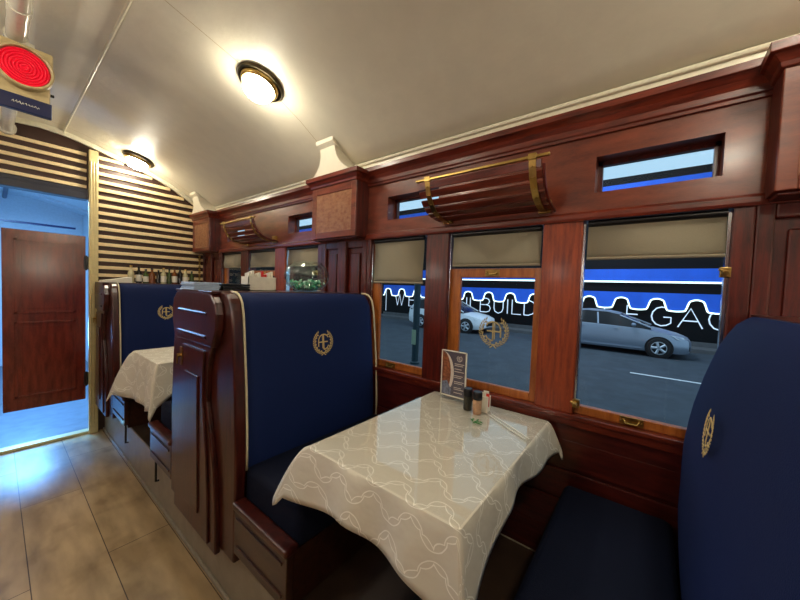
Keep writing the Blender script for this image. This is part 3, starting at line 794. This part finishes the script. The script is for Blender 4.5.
for i, (p, q, lb) in enumerate((((1.605, .645), (1.444, .40), 'white paper straw lying on the near table, the one closer to the grinders'), ((1.62, .628), (1.458, .388), 'white paper straw lying on the near table, the one closer to the table edge'))):
    mb = MB(); mb.tube([(p[0], p[1], ZT+.004), (q[0], q[1], ZT+.004)], .0035); tag(obj('paper_straw', mb, 'straw', None, loc=((p[0]+q[0])/2, (p[1]+q[1])/2, ZT), smooth='auto'), lb, 'straw', 'paper straws')
mb = MB()
for i in range(7):
    a = i*.9; c = Vector((1.478+.018*cos(a*1.7), .65+.026*sin(a*2.3), ZT+.002))
    d = Vector((cos(a), sin(a), .1))*.016; w = Vector((-sin(a), cos(a), 0))*.006
    vs = [mb.bm.verts.new(c-d), mb.bm.verts.new(c+w+Vector((0, 0, .003))), mb.bm.verts.new(c+d), mb.bm.verts.new(c-w+Vector((0, 0, .003)))]
    mb.bm.faces.new(vs)
tag(obj('green_reflection_flecks', mb, 'green', None, loc=(1.478, .65, ZT), solid=.001), 'small green flecks on the glass in front of the grinders, standing for a reflection', 'reflection')  # flecks modelled for a green reflection in the table glass

# ------------------------------------------------------------------ on top of the middle booth
ZB = 1.6985
for k in range(5):
    mb = MB(); dx = .004*((k*7) % 3)
    mb.box(.690+dx, .825+dx, 2.00, 2.20, ZB+k*.009, ZB+k*.009+.0075)
    tag(obj('leaflet', mb, 'whiteblue', None, loc=(.757, 2.1, ZB+k*.009), bevel=.001), 'pale blue folded leaflet in the pile at the aisle end of the middle booth', 'leaflet', 'pale blue leaflets on the middle booth')
for k in range(3):
    mb = MB(); mb.box(.845-.004*k, 1.005, 1.99, 2.21, ZB+k*.014, ZB+k*.014+.012)
    tag(obj('menu_folder', mb, 'black', None, loc=(.925, 2.1, ZB+k*.014), bevel=.003), 'black menu folder in the pile between the leaflets and the white box', 'menu', 'black menu folders on the middle booth')
t = thing('sachet_box', 'white box of sugar sachets between the black menus and the glass bowl', 'box', (1.12, 2.1, ZB))
mb = MB(); mb.box(1.022, 1.218, 2.05, 2.15, ZB, ZB+.005)
for q in ((1.022, 1.218, 2.05, 2.055), (1.022, 1.218, 2.145, 2.15), (1.022, 1.027, 2.05, 2.15), (1.213, 1.218, 2.05, 2.15)): mb.box(q[0], q[1], q[2], q[3], ZB, ZB+.092)
obj('box_body', mb, 'white', t)
for i in range(8):
    xx = 1.036+i*.022; col = 'red' if i in (4, 5) else 'white'
    mb = MB(); h = .112+.012*sin(i*2.1); a = .006*cos(i*3)
    mb.prism([(2.06+.005*(i % 3), ZB+.01), (2.12+.01*(i % 2), ZB+.01), (2.13, ZB+h), (2.075, ZB+h+.01)], 0, xx, xx+.014)
    o = obj('sachet', mb, col, t)
    if col == 'red': o['label'] = 'red sachet'
t = thing('glass_bowl', 'round clear glass bowl holding green sweets on the middle booth', 'bowl', (1.49, 2.08, ZB))
cpt = (1.49, 2.08, ZB)
mb = MB(); pr = [(0, .004), (.07, .004), (.11, .02), (.145, .05), (.165, .095), (.168, .125), (.155, .17), (.125, .205), (.108, .215), (.112, .222)]
pr2 = pr + [(.106, .216), (.12, .203), (.150, .168), (.163, .125), (.160, .095), (.14, .053), (.105, .025), (.068, .009), (0, .009)]
mb.lathe(pr2, cpt, n=40); obj('bowl_body', mb, 'bowlglass', t, smooth=True)
random.seed(3)
mb = MB()
for i in range(85):
    a = random.uniform(0, 2*pi); z = random.uniform(.022, .082); rmax = .075+z*.9; r_ = math.sqrt(random.random())*min(rmax, .138)
    p = Vector((cpt[0]+r_*cos(a), cpt[1]+r_*sin(a), ZB+z)); d = Vector((random.uniform(-1, 1), random.uniform(-1, 1), random.uniform(-.4, .4))).normalized()
    mb.tube([p-d*.014, p-d*.008, p+d*.008, p+d*.014], [.009, .009, .009, .009][:4], 6)
o = obj('wrapped_sweets', mb, 'sweets', None, loc=cpt); tag(o, 'green and white wrapped sweets heaped in the glass bowl', 'sweets'); o['kind'] = 'stuff'

# ------------------------------------------------------------------ bottles on far ledge
M['b_green'] = plain('green_bottle_glass', srgb(58, 74, 34), .12); M['b_amber'] = plain('amber_bottle_glass', srgb(112, 62, 22), .12)
M['b_dark'] = plain('dark_bottle_glass', srgb(24, 22, 18), .12); M['b_clear'] = plain('pale_bottle_glass', srgb(190, 180, 140), .12)
def bottle(x, h, r, mt, lab, label, lm='white'):
    y = 4.66; t = thing('bottle', label, 'bottle', (x, y, ZB), 'bottles along the far booth ledge')
    mb = MB(); mb.lathe([(0, 0), (r, 0), (r, h*.55), (r*.85, h*.64), (r*.38, h*.75), (r*.36, h*.93), (0, h*.93)], (x, y, ZB), n=16); obj('bottle_body', mb, mt, t, smooth='auto')
    mb = MB(); mb.lathe([(0, h*.9), (r*.45, h*.9), (r*.45, h), (0, h)], (x, y, ZB), n=12); obj('bottle_cap', mb, 'black' if mt != 'b_clear' else 'brass', t, smooth='auto')
    if lab: mb = MB(); mb.lathe([(r*1.03, h*.1), (r*1.03, h*.48)], (x, y, ZB), n=16); obj('bottle_label', mb, lm, t, smooth='auto')
BT = [(.975, .20, .030, 'b_clear', 0, 'cream-coloured bottle, first from the aisle end of the far ledge'), (1.045, .20, .028, 'b_dark', 1, 'dark bottle just right of the cream bottle, near the aisle end'),
      (1.11, .165, .027, 'b_green', 1, 'short green bottle, third from the aisle end of the ledge'), (1.17, .18, .032, 'b_amber', 0, 'stout amber bottle, fourth from the aisle end of the ledge'),
      (1.232, .16, .022, 'b_dark', 0, 'small dark bottle between the amber bottle and the white-labelled bottle'), (1.283, .19, .030, 'b_clear', 1, 'pale bottle with a large white label, in the middle of the ledge'),
      (1.342, .185, .024, 'b_green', 0, 'slim green bottle right of the large white label'), (1.398, .20, .028, 'b_amber', 1, 'amber bottle with a pale label, fourth from the window end'),
      (1.455, .22, .026, 'b_dark', 0, 'tallest dark bottle, behind the emblem side of the far ledge'), (1.515, .19, .030, 'b_clear', 1, 'pale bottle with a white label, second from the window end'),
      (1.585, .17, .026, 'b_green', 0, 'green bottle nearest the window end of the far ledge')]
for q in BT: bottle(*q)
mb = MB(); n = 10
for_pts = [(.70+.24*i/n, 1.70 + .02 + .045*(i/n)**1.2) for i in range(n+1)]
mb.prism([(.70, 1.70), (.70, 1.722)] + [(x, z) for x, z in for_pts] + [(.94, 1.70)], 1, 4.45, 4.62)
tag(obj('folded_napkin', mb, 'white', None, loc=(.8, 4.5, 1.7), bevel=.004), 'white folded cloth on the aisle end of the far ledge', 'cloth')
# hanging bead strand next to slats
mb = MB(); z = 2.08
while z > 1.75:
    mb.lathe([(0, -.018), (.014, -.008), (.016, 0), (.012, .010), (0, .018)], (1.74, 4.84, z), n=8); z -= .036
mb.tube([(1.74, 4.84, 2.12), (1.74, 4.84, 1.72)], .002, 5)
tag(obj('bead_strand', mb, 'brass', None, loc=(1.74, 4.84, 1.9)), 'strand of bronze beads hanging below the far wall box', 'beads')

# ------------------------------------------------------------------ luggage racks
def rack(b, label):
    o_ = b*PITCH
    t = thing('luggage_rack', label, 'luggage rack', (XW, .75+o_, 2.17), 'overhead luggage racks')
    curve = [(1.535, 2.375), (1.54, 2.335), (1.556, 2.29), (1.585, 2.245), (1.625, 2.212), (1.67, 2.192), (1.72, 2.182), (1.765, 2.178), (1.795, 2.175)]
    mb = MB(); mb.box(1.528, 1.545, .385+o_, 1.115+o_, 2.366, 2.380); obj('front_rail', mb, 'brass', t, bevel=.003)
    for y in (1.035, .46):
        y += o_; mb = MB()
        w = .016
        rings = [[(x, y-w, z), (x, y+w, z), (x-.003, y+w, z-.005), (x-.003, y-w, z-.005)] for x, z in curve]
        mb.loft(rings)
        mb.box(1.525, 1.548, y-.018, y+.018, 2.36, 2.388); 
        for x, z in curve[1:-2:1]: mb.tube([(x-.002, y, z-.002), (x-.006, y, z-.008)], .005, 6)
        st = obj('strap', mb, 'brass', t, bevel=.001)
        mb = MB(); mb.box(1.775, XW+.001, y-.03, y+.03, 2.168, 2.235); mb.tube([(1.775, y-.014, 2.20), (1.768, y-.014, 2.20)], .006, 8); mb.tube([(1.775, y+.014, 2.20), (1.768, y+.014, 2.20)], .006, 8)
        obj('wall_plate', mb, 'brass', t, bevel=.003)
    for i in range(1, 8):
        x, z = curve[i]; px, pz = curve[i-1]; nx, nz = curve[i+1]
        tv = Vector((nx-px, nz-pz)).normalized(); nv = Vector((-tv.y, tv.x))
        h = .019; th = .007
        pts = [(x+tv.x*a+nv.x*c_, z+tv.y*a+nv.y*c_+.006) for a, c_ in ((-h, 0), (h, 0), (h, th*1.6), (-h, th*1.6))]
        mb = MB(); mb.prism(pts, 1, .42+o_, 1.10+o_); obj('rack_slat', mb, 'mahog_h', t, bevel=.002)
    mb = MB(); cz = [(x+.004, z+.004) for x, z in curve[1:]]
    mb.tube([(x, .412+o_, z) for x, z in cz], .007, 6); obj('end_hoop', mb, 'mahog', t)
    return t
rack(0, 'near wooden-slatted luggage rack with brass rail above the crest window')
rack(1, 'far luggage rack beside the striped end wall')

# ------------------------------------------------------------------ ceiling lamps
def lamp(x, y, label):
    z = ceil_z(x); sl = (ceil_z(x+.05)-ceil_z(x-.05))/.1
    nrm = Vector((sl, 0, -1)).normalized()      # pointing down into the room
    q = Vector((0, 0, 1)).rotation_difference(nrm).to_matrix()
    t = thing('ceiling_lamp', label, 'lamp', (x, y, z), 'round ceiling lamps')
    c = (x, y, z)
    mb = MB(); mb.lathe([(0, -.01), (.146, -.01), (.146, .012), (.138, .022), (.128, .024), (.124, .020), (.112, .020)], c, q, 40); obj('outer_ring', mb, 'brass_dark', t, smooth='auto')
    mb = MB(); mb.lathe([(.120, .018), (.120, .034), (.113, .044), (.105, .048), (.098, .044), (.094, .03)], c, q, 40); obj('inner_ring', mb, 'brass', t, smooth='auto')
    mb = MB(); mb.lathe([(.097, .030), (.097, .055), (.088, .085), (.068, .108), (.04, .120), (0, .124)], c, q, 32); obj('lamp_glass', mb, 'globe', t, smooth=True)
lamp(1.106, 2.1, 'lit round ceiling lamp over the middle of the coach')
lamp(1.03, 4.62, 'lit round ceiling lamp in front of the striped end wall')
for y in (-.5, -2.6): lamp(1.106, y, 'lit round ceiling lamp behind the viewer' if y < -1 else 'lit round ceiling lamp above the right-hand booth')
for y in (2.1, -.5): lamp(-.506, y, 'lit round ceiling lamp on the aisle side, level with the middle booth' if y > 0 else 'lit round ceiling lamp on the aisle side, level with the right-hand booth')

def unseen_sconce(x, y, z, d, label):
    t = thing('unseen_wall_lamp', label, 'lamp', (x, y, z), 'globe wall lamps behind the viewer')
    dx, dy = d
    mb = MB(); mb.tube([(x, y, z), (x+dx*.02, y+dy*.02, z)], .05, 20); mb.tube([(x+dx*.02, y+dy*.02, z), (x+dx*.09, y+dy*.09, z-.02), (x+dx*.12, y+dy*.12, z+.02)], .01); obj('lamp_arm', mb, 'brass', t, smooth='auto')
    mb = MB(); mb.lathe([(0, 0), (.05, .01), (.078, .045), (.08, .08), (.065, .12), (.03, .145), (0, .15)], (x+dx*.12, y+dy*.12, z+.02), None, 24); obj('lamp_globe', mb, 'unseen_sconce', t, smooth=True)
for yy in (-1.6, 1.0, 2.95, 4.3): unseen_sconce(XL+.005, yy, 1.95, (1, 0), 'unseen fill globe added on the wall across the aisle')  # globes added out of view as fill for ceiling and panels
unseen_sconce(.82, YB+.005, 1.88, (0, 1), 'lit globe wall lamp on the wall behind the viewer')
# ------------------------------------------------------------------ signal lamp on pipe
mb = MB(); mb.tube([(.095, 2.0, 3.12), (.095, YE-.04, 3.12)], .042, 20)
mb.tube([(.095, YE-.10, 3.12), (.095, YE-.055, 3.12)], .06, 20); mb.tube([(.095, 2.60, 3.12), (.095, 2.66, 3.12)], .047, 20)
pp = struct('trim_ceiling_pipe', mb, 'pipe', smooth='auto')
t = thing('signal_lamp', 'red railway signal lamp in a tan housing hanging from the ceiling pipe', 'signal lamp', (.125, 2.9, 3.08))
mb = MB(); mb.box(.025, .225, 2.92, 3.10, 2.775, 3.06); mb.box(.015, .235, 2.90, 3.10, 2.93+.05, 3.02+.05); obj('housing', mb, 'housing', t, bevel=.008)
mb = MB(); mb.box(.02, .23, 2.895, 2.93, 2.69, 2.775); pl = obj('name_plate', mb, 'signalblue', t, bevel=.003)
mb = MB()
random.seed(5)
for i in range(9):
    xx = .075+i*.012
    mb.tube([(xx, 2.893, 2.728+random.uniform(-.004, .004)), (xx+.005, 2.893, 2.736+random.uniform(-.005, .005)), (xx+.008, 2.893, 2.727)], .0016, 5)
obj('plate_script', mb, 'white', pl)
q = Matrix.Rotation(R(90), 3, 'X')   # z -> -y
lc = (.122, 2.92, 2.935)
mb = MB(); mb.lathe([(.118, 0), (.118, .045), (.112, .052), (.104, .048), (.102, .02)], lc, q, 48); obj('lens_rim', mb, 'housing', t, smooth='auto')
pr = [(.103, .02)]
for i in range(7):
    r0 = .102-.0135*i; pr += [(r0, .028), (r0-.004, .036), (r0-.0095, .036)]
pr += [(.004, .028), (0, .03)]
mb = MB(); mb.lathe(pr, lc, q, 48); obj('lens', mb, 'lens', t, smooth='auto')
mb = MB(); mb.box(.085, .165, 2.93, 2.99, 3.06, 3.10); mb.tube([(.04, 2.95, 3.075), (.21, 2.95, 3.075)], .008)
mb.tube([(.095, 2.95, 3.12), (.095, 2.985, 3.12)], .05, 20)
obj('pipe_clamp', mb, 'pipe', t, bevel=.003)
mb = MB(); mb.lathe([(0, 0), (.009, 0), (.009, .015), (0, .018)], (.228, 2.96, 2.85), Matrix.Rotation(R(90), 3, 'Y'), 10); obj('side_knob', mb, 'black', t)

# crest on window 2 glass
mb = MB(); emblem(mb, (XW+.047, .728, 1.512), (0, -1, 0), (0, 0, 1), (-1, 0, 0), .094, mirror=True)
w2 = bpy.data.objects['window_2']; obj('crest_decal', mb, 'decal', w2)

# ------------------------------------------------------------------ outside
ZG = -.15
mb = MB(); mb.box(1.92, 15.2, -14, 40, ZG-.1, ZG); struct('street_ground', mb, 'asphalt')
mb = MB(); mb.box(9.78, 9.88, -12, .31, ZG, ZG+.004); struct('street_road_marking', mb, 'roadline')
mb = MB(); mb.box(15.2, 16.2, -14, 40, ZG-.1, ZG+.14); struct('street_sidewalk', mb, 'paving', bevel=.01)
t = thing('storefront', 'black shop front across the street with blue awning and outlined lettering', 'building', (16.1, 4, 0))
XF = 16.1
mb = MB(); mb.box(XF, XF+.6, -14, 13.9, ZG, 6.0); mb.box(XF-.2, XF+.6, -14, 30, 6.295, 6.60); mb.box(XF+.2, XF+.8, 13.9, 30, ZG, 5.75)
obj('shop_wall', mb, 'facade', t)
mb = MB(); mb.box(XF-.25, XF, -14, 30, 6.06, 6.295); obj('roof_band', mb, 'awning', t)
mb = MB(); mb.box(XF-.16, XF, -14, 13.9, 2.38, 2.86); obj('fascia', mb, 'awning', t)
mb = MB(); mb.tube([(XF-.16, -14, 2.345), (XF-.16, 13.9, 2.345)], .032, 8); obj('tube_light', mb, 'neon', t)
# awning with scalloped valance : one period 1.14
per_ = 1.14; ph = 2.08
def scal(y):
    u = ((y-ph)/per_+.5) % 1.0 - .5; a = abs(u)*per_
    # arch (high) of half width .27, low lobes elsewhere
    w0, w1 = .17, .33
    if a < w0: k = 1 - .12*(a/w0)**2
    elif a < w1: k = .88*(cos((a-w0)/(w1-w0)*pi)*.5+.5)
    else: k = -.06*sin((a-w1)/(per_/2-w1)*pi/2)
    return 1.27+.43*k
mb = MB(); ys = [-14+i*.03 for i in range(int(27.9/.03))]
A = [mb.bm.verts.new((XF-.16, y, 1.93)) for y in ys]; B = [mb.bm.verts.new((XF-.16+.02*sin(y*3), y, scal(y))) for y in ys]
for i in range(len(ys)-1): mb.bm.faces.new((A[i], A[i+1], B[i+1], B[i]))
aw = obj('awning', mb, 'awning', t, solid=.01)
mb = MB(); mb.tube([(XF-.175+.02*sin(y*3), y, scal(y)) for y in ys], .029, 6); obj('scallop_light', mb, 'neon', aw, smooth=True)
# lettering
GL = {
 'W': (1.0, [[(0, 1), (.27, 0), (.5, .95), (.73, 0), (1, 1)]]),
 'E': (.55, [[(.55, 1), (0, 1), (0, 0), (.55, 0)], [(0, .52), (.5, .52)]]),
 'I': (.0, [[(0, 1), (0, 0)]]),
 'B': (.75, [[(0, 0), (0, 1), (.46, 1), (.64, .93), (.7, .77), (.62, .6), (.46, .53), (0, .53)], [(.46, .53), (.7, .46), (.78, .27), (.7, .08), (.48, 0), (0, 0)]]),
 'U': (.66, [[(0, 1), (0, .33), (.08, .1), (.33, -.02), (.58, .1), (.66, .33), (.66, 1)]]),
 'L': (.62, [[(0, 1), (0, 0), (.62, 0)]]),
 'D': (.72, [[(0, 0), (0, 1), (.3, 1), (.58, .88), (.72, .62), (.72, .38), (.58, .12), (.3, 0), (0, 0)]]),
 'G': (.85, [[(.78, .84), (.6, .97), (.42, 1.01), (.2, .93), (.05, .73), (0, .5), (.05, .27), (.2, .07), (.42, -.01), (.64, .04), (.82, .17), (.82, .47), (.5, .47)]]),
 'A': (.95, [[(0, 0), (.47, 1), (.95, 0)], [(.17, .35), (.78, .35)]]),
 'C': (.85, [[(.8, .84), (.62, .97), (.42, 1.01), (.2, .93), (.05, .73), (0, .5), (.05, .27), (.2, .07), (.42, -.01), (.64, .04), (.82, .17)]]),
 'Y': (.85, [[(0, 1), (.42, .5), (.85, 1)], [(.42, .5), (.42, 0)]]),
}
mb = MB(); HL = .72; zb = .66
for ch, y in (('W', 12.95), ('E', 11.85), ('I', 7.92), ('I', 7.70), ('B', 7.12), ('U', 6.36), ('I', 5.66), ('L', 5.43), ('D', 4.84), ('L', 1.52), ('E', .74), ('G', -.06), ('A', -.86), ('C', -1.70), ('Y', -2.6)):
    w, st = GL[ch]
    for s_ in st: mb.tube([(XF-.06, y-a*HL, zb+b_*HL) for a, b_ in s_], .024, 6)
mb.tube([(XF-.06, 13.72, .25), (XF-.06, 13.72, 1.72)], .02, 6)
obj('lettering', mb, 'letters', t)
mb = MB(); mb.box(XF-.10, XF, -14, 13.9, ZG+.14, .16); obj('shop_base', mb, 'paving', t)
# far end beyond the shop: low pale wall keeps the street closed
mb = MB(); mb.box(1.9, 24, 40, 40.3, ZG, 5); struct('wall_street_end', mb, 'facade')

# cars
def car(y0, x0, paint, label, L=4.5, H=1.39, hatch=False):
    """front at y0, side nearest the coach at x0, nose pointing to -y"""
    t = thing('car', label, 'car', (x0+.87, y0+L/2, ZG), 'cars parked across the street')
    W = 1.74; xc = x0+W/2
    # station: s, z_low, z_belt, half width low, half width belt
    if hatch: ST = [(0, .30, .55, .55, .50), (.08, .22, .66, .74, .68), (.35, .19, .76, .84, .78), (.9, .18, .86, .87, .82), (1.2, .18, .90, .87, .82), (2.2, .18, .93, .87, .83), (3.2, .18, .96, .87, .82), (L-.35, .2, .98, .85, .78), (L-.06, .28, .96, .76, .7), (L, .4, .86, .66, .62)]
    else: ST = [(0, .30, .52, .50, .46), (.07, .20, .62, .72, .66), (.3, .17, .72, .83, .77), (.75, .17, .83, .87, .80), (1.2, .17, .91, .87, .82), (2.2, .17, .94, .87, .83), (3.3, .17, .97, .87, .82), (4.1, .19, .99, .85, .78), (L-.06, .26, .97, .78, .70), (L, .42, .85, .66, .62)]
    rings = []
    for s, zl, zbt, wl, wb in ST:
        y = y0+s; zm = (zl+zbt)/2
        rings.append([(xc-wl*.94, y, ZG+zl), (xc-wl, y, ZG+zl+.1), (xc-wl*1.005, y, ZG+zm), (xc-wb, y, ZG+zbt-.04), (xc-wb*.86, y, ZG+zbt), (xc, y, ZG+zbt+.035),
                      (xc+wb*.86, y, ZG+zbt), (xc+wb, y, ZG+zbt-.04), (xc+wl*1.005, y, ZG+zm), (xc+wl, y, ZG+zl+.1), (xc+wl*.94, y, ZG+zl)])
    mb = MB(); mb.loft(rings); bd = obj('body', mb, paint, t, smooth='auto')
    # cabin (glass) and roof
    if hatch: CB = [(.95, .90, .72), (1.75, 1.38, .60), (2.2, H-.02, .60), (3.0, H, .60), (3.6, H-.05, .58), (L-.15, 1.0, .66)]
    else: CB = [(1.0, .92, .72), (1.85, 1.30, .60), (2.25, H-.02, .59), (2.85, H, .59), (3.35, H-.06, .57), (4.0, 1.0, .66)]
    rings = []
    for s, z, w in CB:
        y = y0+s; zb_ = .88
        rings.append([(xc-.80, y, ZG+zb_), (xc-w, y, ZG+max(z-.04, zb_+.01)), (xc-w*.8, y, ZG+max(z, zb_+.02)), (xc+w*.8, y, ZG+max(z, zb_+.02)), (xc+w, y, ZG+max(z-.04, zb_+.01)), (xc+.80, y, ZG+zb_)])
    mb = MB(); mb.loft(rings); obj('cabin_glass', mb, 'carglass', t, smooth='auto')
    rf = MB(); sel = CB[1:5]; rings = []
    for s, z, w in sel:
        y = y0+s
        rings.append([(xc-w-.012, y, ZG+z-.07), (xc-w*.85, y, ZG+z+.008), (xc, y, ZG+z+.02), (xc+w*.85, y, ZG+z+.008), (xc+w+.012, y, ZG+z-.07), (xc+w*.8, y, ZG+z-.03), (xc-w*.8, y, ZG+z-.03)])
    rf.loft(rings); obj('roof', rf, paint, t, smooth='auto')
    mb = MB()
    for sx in (-1, 1):
        q = [(s, z, w) for s, z, w in CB]
        mb.tube([(xc+sx*(q[0][2]+.06), y0+q[0][0], ZG+.92), (xc+sx*(q[1][2]+.012), y0+q[1][0], ZG+q[1][1]-.05)], .028, 6)
        mb.tube([(xc+sx*(q[4][2]+.012), y0+q[4][0], ZG+q[4][1]-.05), (xc+sx*.76, y0+q[5][0]-.1, ZG+.98)], .045, 6)
        mb.tube([(xc+sx*.80, y0+2.45, ZG+.92), (xc+sx*.605, y0+2.5, ZG+H-.08)], .03, 6)
    obj('pillars', mb, paint, t)
    mb = MB()
    for sx in (-1, 1):
        mb.lathe([(0, -.06), (.05, -.05), (.07, 0), (.05, .05), (0, .06)], (xc+sx*.90, y0+1.45, ZG+.99), None, 8)
        mb.box(xc+sx*.845-.02, xc+sx*.845+.02, y0+1.85, y0+2.0, ZG+.80, ZG+.83); mb.box(xc+sx*.845-.02, xc+sx*.845+.02, y0+2.85, y0+3.0, ZG+.82, ZG+.85)
        mb.box(xc+sx*.872-.008, xc+sx*.872+.008, y0+1.2, y0+3.2, ZG+.24, ZG+.28)
    obj('mirror', mb, paint, t)
    mb = MB()
    for sx in (-1, 1):
        mb.loft([[(xc+sx*.52, y0+.06, ZG+.56), (xc+sx*.72, y0+.16, ZG+.58), (xc+sx*.70, y0+.20, ZG+.68), (xc+sx*.52, y0+.12, ZG+.66)], [(xc+sx*.66, y0+.16, ZG+.60), (xc+sx*.835, y0+.36, ZG+.63), (xc+sx*.80, y0+.52, ZG+.745), (xc+sx*.66, y0+.42, ZG+.725)]])
    obj('headlight', mb, 'headlight', t)
    mb = MB(); mb.box(xc-.42, xc+.42, y0-.008, y0+.1, ZG+.33, ZG+.48); mb.box(xc-.66, xc-.54, y0+.03, y0+.12, ZG+.28, ZG+.42); obj('grille', mb, 'black', t, bevel=.01)
    for sy in (.78, L-.85):
        for sx in (-1, 1):
            wc = (xc+sx*.80, y0+sy, ZG+.31)
            q = Matrix.Rotation(R(90*sx), 3, 'Y')
            mb = MB(); mb.lathe([(0, -.1), (.29, -.1), (.31, -.08), (.31, .07), (.29, .095), (.20, .10), (.195, .08), (0, .08)], wc, q, 28); wl = obj('wheel', mb, 'rubber', t, smooth='auto')
            mb = MB(); mb.lathe([(.20, .085), (.205, .102), (.185, .104), (.18, .085)], wc, q, 28)
            mb.lathe([(0, .105), (.05, .105), (.055, .085)], wc, q, 12)
            for k in range(5):
                a = 2*pi*k/5+.3
                e1 = Vector(wc)+q@Vector((.04*cos(a), .04*sin(a), .098)); e2 = Vector(wc)+q@Vector((.19*cos(a), .19*sin(a), .094))
                mb.tube([e1, e2], [.035, .045], 6)
            obj('rim', mb, 'rim', wl, smooth='auto')
            # dark arch
            mb = MB(); mb.lathe([(.30, .066), (.355, .068), (.36, .075), (.30, .078)], wc, q, 28); obj('wheel_arch', mb, 'black', wl)
    return t
car(-1.06, 12.92, 'greysil', 'silver sedan parked in front of the shop, nose to the right')
car(5.62, 12.95, 'whitecar', 'white hatchback parked on the left, partly behind the wooden window post', L=4.05, H=1.45, hatch=True)

# street post
t = thing('street_post', 'dark teal street post seen through the left window', 'post', (6.6, 4.62, ZG))
mb = MB(); mb.tube([(6.6, 4.62, ZG), (6.6, 4.62, 2.15)], .085, 16); obj('post_shaft', mb, 'bollard', t, smooth='auto')
mb = MB(); mb.lathe([(.12, 0), (.12, .05), (.09, .07)], (6.6, 4.62, ZG), None, 16); obj('post_base', mb, 'bollard', t)
mb = MB(); mb.prism([(4.56, .35), (4.68, .35), (4.68, .72), (4.56, .72)], 0, 6.505, 6.515); obj('sticker', mb, 'sticker', t)

# ------------------------------------------------------------------ lights
def area(name, loc, rot, size, energy, color, sy=None):
    l = bpy.data.lights.new(name, 'AREA'); l.energy = energy; l.color = color; l.size = size
    if sy: l.shape = 'RECTANGLE'; l.size_y = sy
    o = bpy.data.objects.new(name, l); link(o); o.location = loc; o.rotation_euler = rot; return o
area('vestibule_blue_lamp', (-.2, 6.6, 2.95), (0, 0, 0), .8, 150, (.26, .58, 1))
area('vestibule_blue_floor_lamp', (.25, 6.25, .95), (R(-68), 0, 0), .35, 32, (.12, .42, 1))
area('street_fill_light', (11.5, 2, 6.5), (0, R(-25), 0), 2.0, 250, (.7, .85, 1))  # added fill for the street and awning, no lamp stands there

w = bpy.data.worlds.new('World'); sc.world = w; w.use_nodes = True
bg = w.node_tree.nodes['Background']; bg.inputs[0].default_value = (.50, .78, .98, 1); bg.inputs[1].default_value = .75

# ------------------------------------------------------------------ camera
yaw, pit, rol = R(51.93670122), R(2.13099308), R(2.08861546)
f = Vector((sin(yaw)*cos(pit), cos(yaw)*cos(pit), -sin(pit))); r0 = Vector((cos(yaw), -sin(yaw), 0)); u0 = r0.cross(f)
r2 = r0*cos(rol)+u0*sin(rol); u2 = -r0*sin(rol)+u0*cos(rol)
cam = bpy.data.cameras.new('camera'); cam.sensor_width = 36; cam.lens = 319.7128/800*36; cam.clip_start = .02
co = bpy.data.objects.new('camera', cam); link(co)
co.matrix_world = Matrix(((r2.x, u2.x, -f.x, 0), (r2.y, u2.y, -f.y, 0), (r2.z, u2.z, -f.z, 1.75), (0, 0, 0, 1)))
sc.camera = co
sc.view_settings.view_transform = 'Standard'; sc.view_settings.look = 'None'; sc.view_settings.gamma = 1
sc.view_settings.use_curve_mapping = False; sc.view_settings.exposure = .36
sc.cycles.use_denoising = True
sc.cycles.max_bounces = 8
sc.cycles.sample_clamp_indirect = 6
